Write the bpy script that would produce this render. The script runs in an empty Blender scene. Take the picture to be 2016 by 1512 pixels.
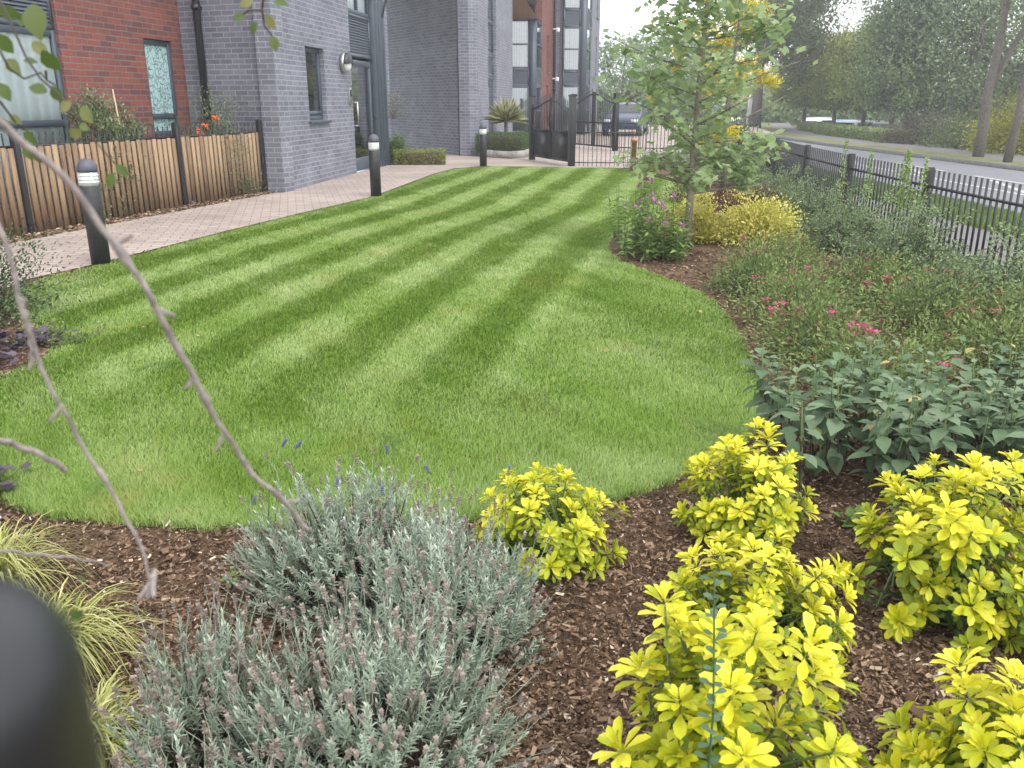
import bpy, math
import numpy as np
R = math.radians
rng = np.random.default_rng(11)
scene = bpy.context.scene

# ------------------------------------------------------------ camera, sky, sun, exposure
cd = bpy.data.cameras.new('camera'); cam = bpy.data.objects.new('camera', cd)
scene.collection.objects.link(cam); scene.camera = cam
CAMZ = 1.5
cam.location = (0, 0, CAMZ); cam.rotation_euler = (R(90 - 18.312), 0, 0)
cd.lens = 30.0; cd.sensor_width = 36; cd.clip_start = 0.01; cd.clip_end = 2000
cd.dof.use_dof = True; cd.dof.focus_distance = 5.0; cd.dof.aperture_fstop = 11.0
SUN_EL, SUN_AZ = 52.0, 140.0          # azimuth clockwise from +Y
w = bpy.data.worlds.new("World"); scene.world = w; w.use_nodes = True
nt = w.node_tree; nt.nodes.clear()
sky = nt.nodes.new('ShaderNodeTexSky'); sky.sky_type = 'NISHITA'; sky.sun_disc = False
sky.sun_elevation = R(SUN_EL); sky.sun_rotation = R(SUN_AZ); sky.dust_density = 3
mx = nt.nodes.new('ShaderNodeMix'); mx.data_type = 'RGBA'; mx.inputs['Factor'].default_value = 0.82
tc = nt.nodes.new('ShaderNodeTexCoord'); nz = nt.nodes.new('ShaderNodeTexNoise'); nz.inputs['Scale'].default_value = 2.2
nz.inputs['Detail'].default_value = 5
cr = nt.nodes.new('ShaderNodeValToRGB')
cr.color_ramp.elements[0].position = .3; cr.color_ramp.elements[0].color = (9.6, 9.9, 10.6, 1)
cr.color_ramp.elements[1].position = .75; cr.color_ramp.elements[1].color = (12.6, 12.6, 12.7, 1)
bg = nt.nodes.new('ShaderNodeBackground'); bg.inputs['Strength'].default_value = 0.1
wo = nt.nodes.new('ShaderNodeOutputWorld')
nt.links.new(tc.outputs['Generated'], nz.inputs['Vector']); nt.links.new(nz.outputs['Fac'], cr.inputs['Fac'])
nt.links.new(sky.outputs['Color'], mx.inputs['A']); nt.links.new(cr.outputs['Color'], mx.inputs['B'])
nt.links.new(mx.outputs['Result'], bg.inputs['Color']); nt.links.new(bg.outputs['Background'], wo.inputs['Surface'])
sd = bpy.data.lights.new('sun', 'SUN'); sd.energy = .75; sd.angle = R(14); sd.color = (1, .96, .9)
so = bpy.data.objects.new('sun', sd); scene.collection.objects.link(so); so.location = (0, 0, 30)
so.rotation_euler = (R(90 - SUN_EL), 0, R(180 - SUN_AZ))
scene.view_settings.view_transform = 'Standard'; scene.view_settings.look = 'None'
scene.view_settings.exposure = 1.38; scene.view_settings.gamma = 1.0
scene.cycles.max_bounces = 6; scene.cycles.transparent_max_bounces = 8
scene.cycles.diffuse_bounces = 3; scene.cycles.glossy_bounces = 2; scene.cycles.transmission_bounces = 3

# ------------------------------------------------------------ materials
def newmat(name):
    m = bpy.data.materials.new(name); m.use_nodes = True
    n = m.node_tree; n.nodes.clear()
    o = n.nodes.new('ShaderNodeOutputMaterial'); b = n.nodes.new('ShaderNodeBsdfPrincipled')
    n.links.new(b.outputs[0], o.inputs['Surface'])
    return m, n, b, o
def c4(c): return (c[0], c[1], c[2], 1)
def ramp(n, stops, fac=None):
    r = n.nodes.new('ShaderNodeValToRGB'); e = r.color_ramp.elements
    e[0].position, e[0].color = stops[0][0], c4(stops[0][1])
    e[1].position, e[1].color = stops[-1][0], c4(stops[-1][1])
    for p, c in stops[1:-1]:
        k = e.new(p); k.color = c4(c)
    if fac is not None: n.links.new(fac, r.inputs['Fac'])
    return r
def noise(n, scale, detail=4, vec=None, rough=.6):
    t = n.nodes.new('ShaderNodeTexNoise'); t.inputs['Scale'].default_value = scale
    t.inputs['Detail'].default_value = detail; t.inputs['Roughness'].default_value = rough
    if vec is not None: n.links.new(vec, t.inputs['Vector'])
    return t
def objcoord(n):
    return n.nodes.new('ShaderNodeTexCoord').outputs['Object']
def bump(n, b, h, strength=.4, dist=.01):
    bp = n.nodes.new('ShaderNodeBump'); bp.inputs['Strength'].default_value = strength
    bp.inputs['Distance'].default_value = dist
    n.links.new(h, bp.inputs['Height']); n.links.new(bp.outputs[0], b.inputs['Normal'])
def plain(name, c, rough=.6, metal=0, var=.18, scale=6, bmp=0, spec=.5):
    m, n, b, o = newmat(name)
    t = noise(n, scale, 5, objcoord(n))
    r = ramp(n, [(.3, [x * (1 - var) for x in c]), (.7, [min(1, x * (1 + var)) for x in c])], t.outputs['Fac'])
    n.links.new(r.outputs[0], b.inputs['Base Color'])
    b.inputs['Roughness'].default_value = rough; b.inputs['Metallic'].default_value = metal
    b.inputs['Specular IOR Level'].default_value = spec
    if bmp: bump(n, b, t.outputs['Fac'], bmp, .004)
    return m
def leafmat(name, stops, rough=.5, trans=.3, spec=.35, big=0.0, bmp=0):
    """tint attribute (0..1, one value per leaf) drives a colour ramp; some light passes through"""
    m, n, b, o = newmat(name)
    a = n.nodes.new('ShaderNodeAttribute'); a.attribute_name = 'tint'
    fac = a.outputs['Fac']
    if big:
        t = noise(n, big, 3, objcoord(n))
        ma = n.nodes.new('ShaderNodeMath'); ma.operation = 'MULTIPLY_ADD'
        n.links.new(t.outputs['Fac'], ma.inputs[0]); ma.inputs[1].default_value = .5
        ad = n.nodes.new('ShaderNodeMath'); ad.operation = 'SUBTRACT'; n.links.new(fac, ad.inputs[0]); ad.inputs[1].default_value = .25
        n.links.new(ad.outputs[0], ma.inputs[2]); fac = ma.outputs[0]
    r = ramp(n, stops, fac)
    n.links.new(r.outputs[0], b.inputs['Base Color'])
    b.inputs['Roughness'].default_value = rough; b.inputs['Specular IOR Level'].default_value = spec
    tr = n.nodes.new('ShaderNodeBsdfTranslucent'); n.links.new(r.outputs[0], tr.inputs['Color'])
    if bmp: bump(n, b, noise(n, bmp, 3, objcoord(n)).outputs['Fac'], .7, .004)
    mix = n.nodes.new('ShaderNodeMixShader'); mix.inputs[0].default_value = trans
    n.links.new(b.outputs[0], mix.inputs[1]); n.links.new(tr.outputs[0], mix.inputs[2])
    n.links.new(mix.outputs[0], o.inputs['Surface'])
    return m
def brickmat(name, c1, c2, mortar, bias=0.0, row=.084, wid=.25, msize=.008, stain=.3):
    m, n, b, o = newmat(name)
    oc = objcoord(n)
    sp = n.nodes.new('ShaderNodeSeparateXYZ'); n.links.new(oc, sp.inputs[0])
    ad = n.nodes.new('ShaderNodeMath'); ad.operation = 'ADD'
    n.links.new(sp.outputs[0], ad.inputs[0]); n.links.new(sp.outputs[1], ad.inputs[1])
    cb = n.nodes.new('ShaderNodeCombineXYZ'); n.links.new(ad.outputs[0], cb.inputs[0]); n.links.new(sp.outputs[2], cb.inputs[1])
    br = n.nodes.new('ShaderNodeTexBrick'); n.links.new(cb.outputs[0], br.inputs['Vector'])
    br.inputs['Scale'].default_value = 1; br.inputs['Brick Width'].default_value = wid; br.inputs['Row Height'].default_value = row
    br.inputs['Mortar Size'].default_value = msize; br.inputs['Mortar Smooth'].default_value = .25; br.inputs['Bias'].default_value = bias
    br.inputs['Color1'].default_value = c4(c1); br.inputs['Color2'].default_value = c4(c2); br.inputs['Mortar'].default_value = c4(mortar)
    t = noise(n, 1.3, 6, oc); t2 = noise(n, 45, 3, oc)
    r = ramp(n, [(.25, (1 - stain,) * 3), (.75, (1 + stain * .6,) * 3)], t.outputs['Fac'])
    r2 = ramp(n, [(.2, (.72,) * 3), (.8, (1.2,) * 3)], t2.outputs['Fac'])
    m1 = n.nodes.new('ShaderNodeMix'); m1.data_type = 'RGBA'; m1.blend_type = 'MULTIPLY'; m1.inputs['Factor'].default_value = 1
    m2 = n.nodes.new('ShaderNodeMix'); m2.data_type = 'RGBA'; m2.blend_type = 'MULTIPLY'; m2.inputs['Factor'].default_value = 1
    n.links.new(br.outputs['Color'], m1.inputs['A']); n.links.new(r.outputs[0], m1.inputs['B'])
    n.links.new(m1.outputs['Result'], m2.inputs['A']); n.links.new(r2.outputs[0], m2.inputs['B'])
    n.links.new(m2.outputs['Result'], b.inputs['Base Color'])
    t3 = noise(n, 2.6, 8, oc, .75); r3 = ramp(n, [(.60, (0, 0, 0)), (.74, (.34,) * 3)], t3.outputs['Fac']); m3 = n.nodes.new('ShaderNodeMix'); m3.data_type = 'RGBA'
    n.links.new(r3.outputs[0], m3.inputs['Factor']); n.links.new(m2.outputs['Result'], m3.inputs['A']); m3.inputs['B'].default_value = (.5, .49, .48, 1); n.links.new(m3.outputs['Result'], b.inputs['Base Color'])
    b.inputs['Roughness'].default_value = .75; b.inputs['Specular IOR Level'].default_value = .3
    iv = n.nodes.new('ShaderNodeMath'); iv.operation = 'MULTIPLY_ADD'
    n.links.new(br.outputs['Fac'], iv.inputs[0]); iv.inputs[1].default_value = -1; iv.inputs[2].default_value = 1
    ad2 = n.nodes.new('ShaderNodeMath'); ad2.operation = 'MULTIPLY_ADD'; n.links.new(t2.outputs['Fac'], ad2.inputs[0])
    ad2.inputs[1].default_value = .3; n.links.new(iv.outputs[0], ad2.inputs[2])
    bump(n, b, ad2.outputs[0], .6, .006)
    return m

M = {}
M['grey_brick'] = brickmat('grey engineering brick', (.205, .215, .262), (.145, .151, .192), (.33, .33, .345), 0, stain=.3)
M['red_brick'] = brickmat('red brick', (.245, .08, .058), (.085, .052, .062), (.2, .155, .15), -.3, wid=.29, stain=.25)
M['far_red'] = brickmat('weathered red brick', (.24, .085, .065), (.17, .06, .055), (.2, .14, .12), 0)
M['frame'] = plain('slate grey window frame', (.06, .078, .1), .45, .0, .08)
M['louvre'] = plain('slate grey louvre slats', (.075, .09, .115), .45, 0, .08)
M['dark'] = plain('dark room beyond the glass', (.02, .022, .024), .9)
M['black_metal'] = plain('black painted steel', (.012, .013, .015), .42, 0, .25, 30)
M['pipe'] = plain('black plastic pipe', (.016, .016, .02), .4)
M['white'] = plain('white paint', (.75, .76, .76), .5, 0, .05)
M['soffit'] = plain('timber soffit', (.33, .2, .12), .7)
M['concrete'] = plain('pale concrete kerb', (.33, .31, .29), .85, 0, .2, 12, .3)
M['kerbstone'] = plain('worn kerbstone', (.15, .145, .14), .9, 0, .25, 8, .2)
M['steel'] = plain('brushed steel', (.5, .5, .52), .3, .9, .1)
M['bark_grey'] = plain('grey brown bark', (.115, .1, .08), .9, 0, .4, 14, .8)
M['bark_pale'] = plain('pale young bark', (.2, .175, .13), .85, 0, .3, 40, .5)
M['twig'] = plain('pinkish grey twig bark', (.24, .205, .19), .8, 0, .45, 90, .6)
M['darktwig'] = plain('dark twig bark', (.06, .05, .042), .8, 0, .3, 80)
M['stem_green'] = plain('green stem', (.14, .2, .07), .7)
M['stem_brown'] = plain('brown stem', (.07, .045, .03), .85)
M['cane'] = plain('bamboo cane', (.5, .4, .28), .6)
M['orange_timber'] = plain('orange treated timber', (.42, .2, .09), .75, 0, .15, 20, .4)

def glassmat(name, tint=(.55, .62, .62), refl=.3):
    m, n, b, o = newmat(name)
    n.nodes.remove(b)
    g = n.nodes.new('ShaderNodeBsdfGlossy'); g.inputs['Roughness'].default_value = .03; g.inputs['Color'].default_value = (.9, .93, .95, 1)
    t = n.nodes.new('ShaderNodeBsdfTransparent'); t.inputs['Color'].default_value = c4(tint)
    fr = n.nodes.new('ShaderNodeFresnel'); fr.inputs['IOR'].default_value = 1.6
    ad = n.nodes.new('ShaderNodeMath'); ad.operation = 'ADD'; ad.use_clamp = True; n.links.new(fr.outputs[0], ad.inputs[0]); ad.inputs[1].default_value = refl - .1
    mix = n.nodes.new('ShaderNodeMixShader'); n.links.new(ad.outputs[0], mix.inputs[0])
    n.links.new(t.outputs[0], mix.inputs[1]); n.links.new(g.outputs[0], mix.inputs[2]); n.links.new(mix.outputs[0], o.inputs['Surface'])
    return m
M['glass'] = glassmat('window glass')
M['glass_clear'] = glassmat('clear window glass', (.96, .98, .98), .13)

def curtainmat(name, c, freq, depth=.25):
    m, n, b, o = newmat(name)
    oc = objcoord(n); wv = n.nodes.new('ShaderNodeTexWave'); wv.bands_direction = 'X'
    wv.inputs['Scale'].default_value = freq; wv.inputs['Distortion'].default_value = 1.2; wv.inputs['Detail'].default_value = 1
    n.links.new(oc, wv.inputs['Vector'])
    r = ramp(n, [(0, [x * (1 - depth) for x in c]), (1, c)], wv.outputs['Fac'])
    n.links.new(r.outputs[0], b.inputs['Base Color']); b.inputs['Roughness'].default_value = .9
    bump(n, b, wv.outputs['Fac'], .4, .02)
    return m
M['curtain'] = curtainmat('white net curtain', (.9, .96, .97), 1.5, .18)
M['blind'] = curtainmat('vertical blind', (.5, .58, .56), 3.2, .35)
def filmmat():
    m, n, b, o = newmat('patterned frosted film')
    oc = objcoord(n); v = n.nodes.new('ShaderNodeTexVoronoi'); v.feature = 'DISTANCE_TO_EDGE'; v.inputs['Scale'].default_value = 9
    nd = noise(n, 7, 2, oc); mm = n.nodes.new('ShaderNodeVectorMath'); mm.operation = 'MULTIPLY_ADD'
    n.links.new(nd.outputs['Color'], mm.inputs[0]); mm.inputs[1].default_value = (.3, .3, .3); n.links.new(oc, mm.inputs[2])
    n.links.new(mm.outputs[0], v.inputs['Vector'])
    r = ramp(n, [(.03, (.1, .16, .16)), (.09, (.42, .6, .6))], v.outputs['Distance'])
    n.links.new(r.outputs[0], b.inputs['Base Color']); b.inputs['Roughness'].default_value = .35
    return m
M['film'] = filmmat()

def groundmat(name, stops, scale, bmp=.5, dist=.02, rough=.95, scale2=None):
    m, n, b, o = newmat(name); oc = objcoord(n)
    t = noise(n, scale, 8, oc, .7)
    f = t.outputs['Fac']
    if scale2:
        t2 = noise(n, scale2, 4, oc); a = n.nodes.new('ShaderNodeMath'); a.operation = 'ADD'
        n.links.new(t.outputs['Fac'], a.inputs[0]); n.links.new(t2.outputs['Fac'], a.inputs[1])
        h = n.nodes.new('ShaderNodeMath'); h.operation = 'MULTIPLY'; h.inputs[1].default_value = .5; n.links.new(a.outputs[0], h.inputs[0]); f = h.outputs[0]
    r = ramp(n, stops, f); n.links.new(r.outputs[0], b.inputs['Base Color']); b.inputs['Roughness'].default_value = rough
    b.inputs['Specular IOR Level'].default_value = .15
    bump(n, b, t.outputs['Fac'], bmp, dist)
    return m
M['soil'] = groundmat('bark mulch bed', [(.35, (.042, .027, .018)), (.5, (.12, .074, .047)), (.65, (.24, .155, .1))], 38, .9, .03, scale2=3)
M['lawn_base'] = groundmat('lawn thatch', [(.35, (.03, .06, .008)), (.65, (.07, .12, .02))], 60, .5, .01, scale2=1)
M['grass_far'] = groundmat('rough grass', [(.35, (.09, .105, .035)), (.65, (.2, .2, .09))], 9, .4, .03, scale2=.6)
M['ground'] = groundmat('earth and worn grass', [(.35, (.05, .06, .03)), (.65, (.11, .12, .06))], 2, .4, .05, scale2=.1)
M['asphalt'] = groundmat('grey asphalt', [(.3, (.14, .143, .155)), (.7, (.195, .198, .208))], 60, .3, .004, scale2=.7)
M['footway'] = groundmat('grey footway', [(.3, (.13, .125, .122)), (.7, (.185, .175, .17))], 30, .3, .004, scale2=.9)
M['roadpaint'] = groundmat('road paint', [(.35, (.22, .22, .225)), (.62, (.5, .5, .49))], 20, .1, .002)
def pavemat():
    m, n, b, o = newmat('block paving'); oc = objcoord(n)
    mp = n.nodes.new('ShaderNodeMapping'); mp.inputs['Rotation'].default_value = (0, 0, R(-14)); n.links.new(oc, mp.inputs[0])
    br = n.nodes.new('ShaderNodeTexBrick'); n.links.new(mp.outputs[0], br.inputs['Vector'])
    for k, v in (('Scale', 1), ('Brick Width', .24), ('Row Height', .13), ('Mortar Size', .006), ('Mortar Smooth', .3)): br.inputs[k].default_value = v
    br.inputs['Color1'].default_value = (.41, .345, .30, 1); br.inputs['Color2'].default_value = (.34, .285, .25, 1); br.inputs['Mortar'].default_value = (.13, .10, .09, 1)
    t = noise(n, .8, 8, oc, .7); r = ramp(n, [(.3, (.72,) * 3), (.7, (1.15,) * 3)], t.outputs['Fac'])
    m1 = n.nodes.new('ShaderNodeMix'); m1.data_type = 'RGBA'; m1.blend_type = 'MULTIPLY'; m1.inputs['Factor'].default_value = 1
    n.links.new(br.outputs['Color'], m1.inputs['A']); n.links.new(r.outputs[0], m1.inputs['B']); n.links.new(m1.outputs['Result'], b.inputs['Base Color'])
    b.inputs['Roughness'].default_value = .85; b.inputs['Specular IOR Level'].default_value = .25
    iv = n.nodes.new('ShaderNodeMath'); iv.operation = 'SUBTRACT'; iv.inputs[0].default_value = 1; n.links.new(br.outputs['Fac'], iv.inputs[1])
    bump(n, b, iv.outputs[0], .5, .005)
    return m
M['paving'] = pavemat()
def timbermat():
    m, n, b, o = newmat('half round timber'); oc = objcoord(n)
    mp = n.nodes.new('ShaderNodeMapping'); mp.inputs['Scale'].default_value = (1, 1, .05); n.links.new(oc, mp.inputs[0])
    t = noise(n, 90, 5, mp.outputs[0], .7); a = n.nodes.new('ShaderNodeAttribute'); a.attribute_name = 'tint'
    ad = n.nodes.new('ShaderNodeMath'); ad.operation = 'MULTIPLY_ADD'; n.links.new(a.outputs['Fac'], ad.inputs[0]); ad.inputs[1].default_value = .35
    n.links.new(t.outputs['Fac'], ad.inputs[2])
    r = ramp(n, [(.35, (.07, .038, .02)), (.6, (.21, .135, .075)), (.95, (.36, .25, .15))], ad.outputs[0])
    n.links.new(r.outputs[0], b.inputs['Base Color']); b.inputs['Roughness'].default_value = .8
    bump(n, b, t.outputs['Fac'], .5, .004)
    return m
M['timber'] = timbermat()
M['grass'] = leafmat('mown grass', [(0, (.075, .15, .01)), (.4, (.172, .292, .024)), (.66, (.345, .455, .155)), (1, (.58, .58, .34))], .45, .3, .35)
def patchy(m):
    """worn straw coloured and darker clover patches over the blade colour"""
    n = m.node_tree; r = [x for x in n.nodes if x.type == 'VALTORGB'][0]; oc = objcoord(n); cur = r.outputs[0]
    for sc, lo, hi, col, amt in ((1.1, .56, .72, (.36, .33, .09), .5), (4.5, .62, .74, (.40, .36, .13), .45), (2.7, .60, .7, (.06, .16, .03), .5)):
        t = noise(n, sc, 5, oc, .65); t.inputs['Distortion'].default_value = .6; f = ramp(n, [(lo, (0, 0, 0)), (hi, (amt,) * 3)], t.outputs['Fac']); mx_ = n.nodes.new('ShaderNodeMix'); mx_.data_type = 'RGBA'
        n.links.new(f.outputs[0], mx_.inputs['Factor']); n.links.new(cur, mx_.inputs['A']); mx_.inputs['B'].default_value = c4(col); cur = mx_.outputs['Result']
    for x in n.nodes:
        if x.type == 'BSDF_PRINCIPLED': n.links.new(cur, x.inputs['Base Color'])
        if x.type == 'BSDF_TRANSLUCENT': n.links.new(cur, x.inputs['Color'])
patchy(M['grass'])
M['verge'] = leafmat('verge grass', [(0, (.06, .12, .015)), (1, (.17, .26, .05))], .6, .3)
M['chip'] = leafmat('bark chips', [(0, (.05, .032, .021)), (.35, (.15, .096, .06)), (.75, (.36, .25, .17)), (1, (.62, .53, .41))], .9, 0, .1)
M['choisya'] = leafmat('yellow choisya leaf', [(0, (.035, .085, .014)), (.28, (.14, .22, .02)), (.52, (.35, .42, .02)), (.8, (.62, .60, .022)), (1, (.78, .74, .07))], .38, .35, .4, bmp=60)
M['lavender'] = leafmat('grey lavender leaf', [(0, (.135, .175, .11)), (.45, (.34, .41, .315)), (1, (.58, .65, .53))], .8, .2, .15)
M['lavhead'] = leafmat('dried lavender flower head', [(0, (.17, .14, .115)), (1, (.40, .345, .30))], .9, .1, .1)
M['purple'] = plain('lavender purple flower', (.10, .07, .28), .8)
M['phlomis'] = leafmat('felted sage green leaf', [(0, (.05, .09, .045)), (.5, (.13, .195, .105)), (.9, (.22, .285, .18)), (1, (.4, .33, .12))], .75, .25, .2, bmp=160)
M['spirea'] = leafmat('spirea leaf', [(0, (.055, .09, .03)), (.5, (.16, .225, .07)), (.85, (.28, .34, .12)), (1, (.24, .16, .1))], .6, .3, .2, 1.1)
M['spireahead'] = leafmat('faded spirea flower head', [(0, (.13, .06, .04)), (1, (.24, .12, .085))], .9, .1, .1)
M['pink'] = leafmat('pink spirea flower', [(0, (.42, .045, .13)), (1, (.7, .13, .3))], .8, .2, .1)
M['lilac'] = leafmat('lilac pink flower', [(0, (.32, .1, .26)), (1, (.6, .3, .52))], .8, .2, .1)
M['chelone'] = leafmat('turtlehead leaf', [(0, (.06, .12, .03)), (.5, (.18, .28, .07)), (1, (.34, .42, .13))], .5, .3, .35)
M['coton'] = leafmat('small cotoneaster leaf', [(0, (.06, .10, .045)), (.5, (.17, .24, .11)), (1, (.30, .37, .19))], .5, .3, .3, .9)
M['euonymus'] = leafmat('yellow variegated leaf', [(0, (.12, .18, .03)), (.4, (.46, .45, .07)), (1, (.82, .76, .24))], .5, .3, .3)
M['berberis'] = leafmat('maroon leaf', [(0, (.05, .018, .018)), (1, (.17, .065, .05))], .6, .2, .2)
M['heuchera'] = leafmat('dark purple leaf', [(0, (.025, .018, .028)), (1, (.11, .085, .11))], .6, .15, .3)
M['sedge'] = leafmat('yellow striped sedge blade', [(0, (.12, .15, .03)), (.5, (.34, .36, .10)), (1, (.58, .55, .26))], .5, .3, .3)
M['boxhedge'] = leafmat('clipped hedge leaf', [(0, (.02, .05, .012)), (.6, (.07, .13, .03)), (1, (.18, .25, .06))], .5, .25, .3)
M['yellowhedge'] = leafmat('golden clipped hedge leaf', [(0, (.05, .09, .02)), (.5, (.2, .25, .05)), (1, (.42, .42, .12))], .5, .25, .3)
M['cordyline'] = leafmat('variegated cordyline blade', [(0, (.14, .18, .06)), (.5, (.38, .38, .17)), (1, (.62, .58, .34))], .5, .2, .3)
M['evergreen'] = leafmat('dark evergreen leaf', [(0, (.02, .04, .014)), (.7, (.075, .12, .045)), (1, (.23, .27, .14))], .45, .2, .4)
M['silver'] = leafmat('silvery variegated leaf', [(0, (.07, .11, .05)), (1, (.42, .45, .33))], .6, .2, .3)
M['tulip'] = leafmat('tulip tree leaf', [(0, (.15, .23, .09)), (.5, (.32, .43, .19)), (.93, (.46, .56, .3)), (1, (.7, .52, .1))], .5, .5, .3)
M['goldleaf'] = leafmat('golden leaf', [(0, (.36, .34, .03)), (1, (.8, .66, .05))], .5, .4, .3)
M['birch'] = leafmat('birch leaf', [(0, (.035, .07, .015)), (.6, (.095, .145, .035)), (1, (.23, .23, .08))], .45, .45, .4)
M['fallen'] = leafmat('dry fallen leaf', [(0, (.12, .07, .035)), (1, (.42, .32, .14))], .8, .1, .1)
M['orange'] = plain('orange berry', (.75, .13, .02), .5)
def crownmat(name, a, b_, c):
    return leafmat(name, [(0, a), (.5, b_), (1, c)], .7, .3, .15, .35)
M['tree_dark'] = crownmat('dark green tree leaf', (.05, .08, .036), (.13, .18, .075), (.25, .31, .15))
M['tree_hornbeam'] = crownmat('yellow green tree leaf', (.08, .115, .025), (.22, .28, .06), (.44, .46, .13))
M['tree_mid'] = crownmat('green tree leaf', (.06, .11, .04), (.18, .26, .085), (.33, .4, .16))
M['tree_grey'] = crownmat('grey green tree leaf', (.075, .12, .06), (.2, .27, .15), (.36, .43, .26))
M['tree_brown'] = crownmat('rusty tree leaf', (.08, .07, .04), (.17, .14, .085), (.27, .22, .15))
M['bush_yellow'] = crownmat('yellow bush leaf', (.09, .12, .02), (.28, .28, .04), (.5, .45, .07))
M['bush_brown'] = crownmat('purple brown bush leaf', (.05, .045, .04), (.1, .09, .07), (.17, .15, .11))

# ------------------------------------------------------------ object helpers
COL = scene.collection
def tag(o, label=None, cat=None, group=None, kind=None):
    if label: o['label'] = label
    if cat: o['category'] = cat
    if group: o['group'] = group
    if kind: o['kind'] = kind
    return o
def empty(name, loc=(0, 0, 0), rz=0, label=None, cat=None, group=None):
    o = bpy.data.objects.new(name, None); COL.objects.link(o); o.location = loc; o.rotation_euler = (0, 0, rz)
    o.empty_display_size = .1
    return tag(o, label, cat, group)
def unit(v):
    v = np.asarray(v, float); return v / np.maximum(1e-9, np.linalg.norm(v, axis=-1, keepdims=True))
RHOMB = (np.array([[0, 0, 0], [.5, .45, .0], [0, 1, -.08], [-.5, .45, .0]]), [[0, 1, 2, 3]])
FOLD = (np.array([[0, 0, 0], [.42, .35, .1], [.36, .72, .04], [0, 1, -.12], [-.36, .72, .04], [-.42, .35, .1], [0, .45, 0.02]]),
        [[0, 1, 6], [1, 2, 6], [2, 3, 6], [3, 4, 6], [4, 5, 6], [5, 0, 6]])
NARROW = (np.array([[-.5, 0, 0], [.5, 0, 0], [.5, .6, .04], [0, 1, -.05], [-.5, .6, .04]]), [[0, 1, 2, 3, 4]])
OVATE = (np.array([[0, 0, 0], [.22, .1, .03], [.48, .35, .07], [.44, .62, .03], [.2, .85, -.06], [0, 1, -.18], [-.2, .85, -.06], [-.44, .62, .03], [-.48, .35, .07], [-.22, .1, .03],
                   [0, .35, 0.0], [0, .7, -.05]]),
         [[0, 1, 2, 10], [10, 2, 3, 11], [11, 3, 4, 5], [0, 10, 8, 9], [10, 11, 7, 8], [11, 5, 6, 7]])
OBOV = (np.array([[0, 0, 0], [.16, .25, .05], [.42, .6, .07], [.33, .87, .0], [0, 1, -.1], [-.33, .87, 0], [-.42, .6, .07], [-.16, .25, .05], [0, .3, .0], [0, .65, -.01]]),
        [[0, 1, 2, 9, 8], [9, 2, 3, 4], [0, 8, 9, 6, 7], [9, 4, 5, 6]])
LOBED = (np.array([[0, 0, 0], [.25, .02, .02], [.55, .22, .05], [.3, .42, .02], [.5, .8, -.03], [.1, .74, 0], [0, .86, 0], [-.12, .76, 0], [-.48, .84, -.03], [-.3, .44, .02], [-.55, .25, .05], [-.25, 0, .02], [0, .45, -.04]]),
         [[0, 1, 2, 3, 12], [12, 3, 4, 5], [12, 5, 6, 7], [12, 7, 8, 9], [12, 9, 10, 11, 0]])
CHIP = (np.array([[-.5, 0, 0], [.4, -.05, .05], [.55, .9, 0], [-.35, 1, .12]]), [[0, 1, 2, 3]])
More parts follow.
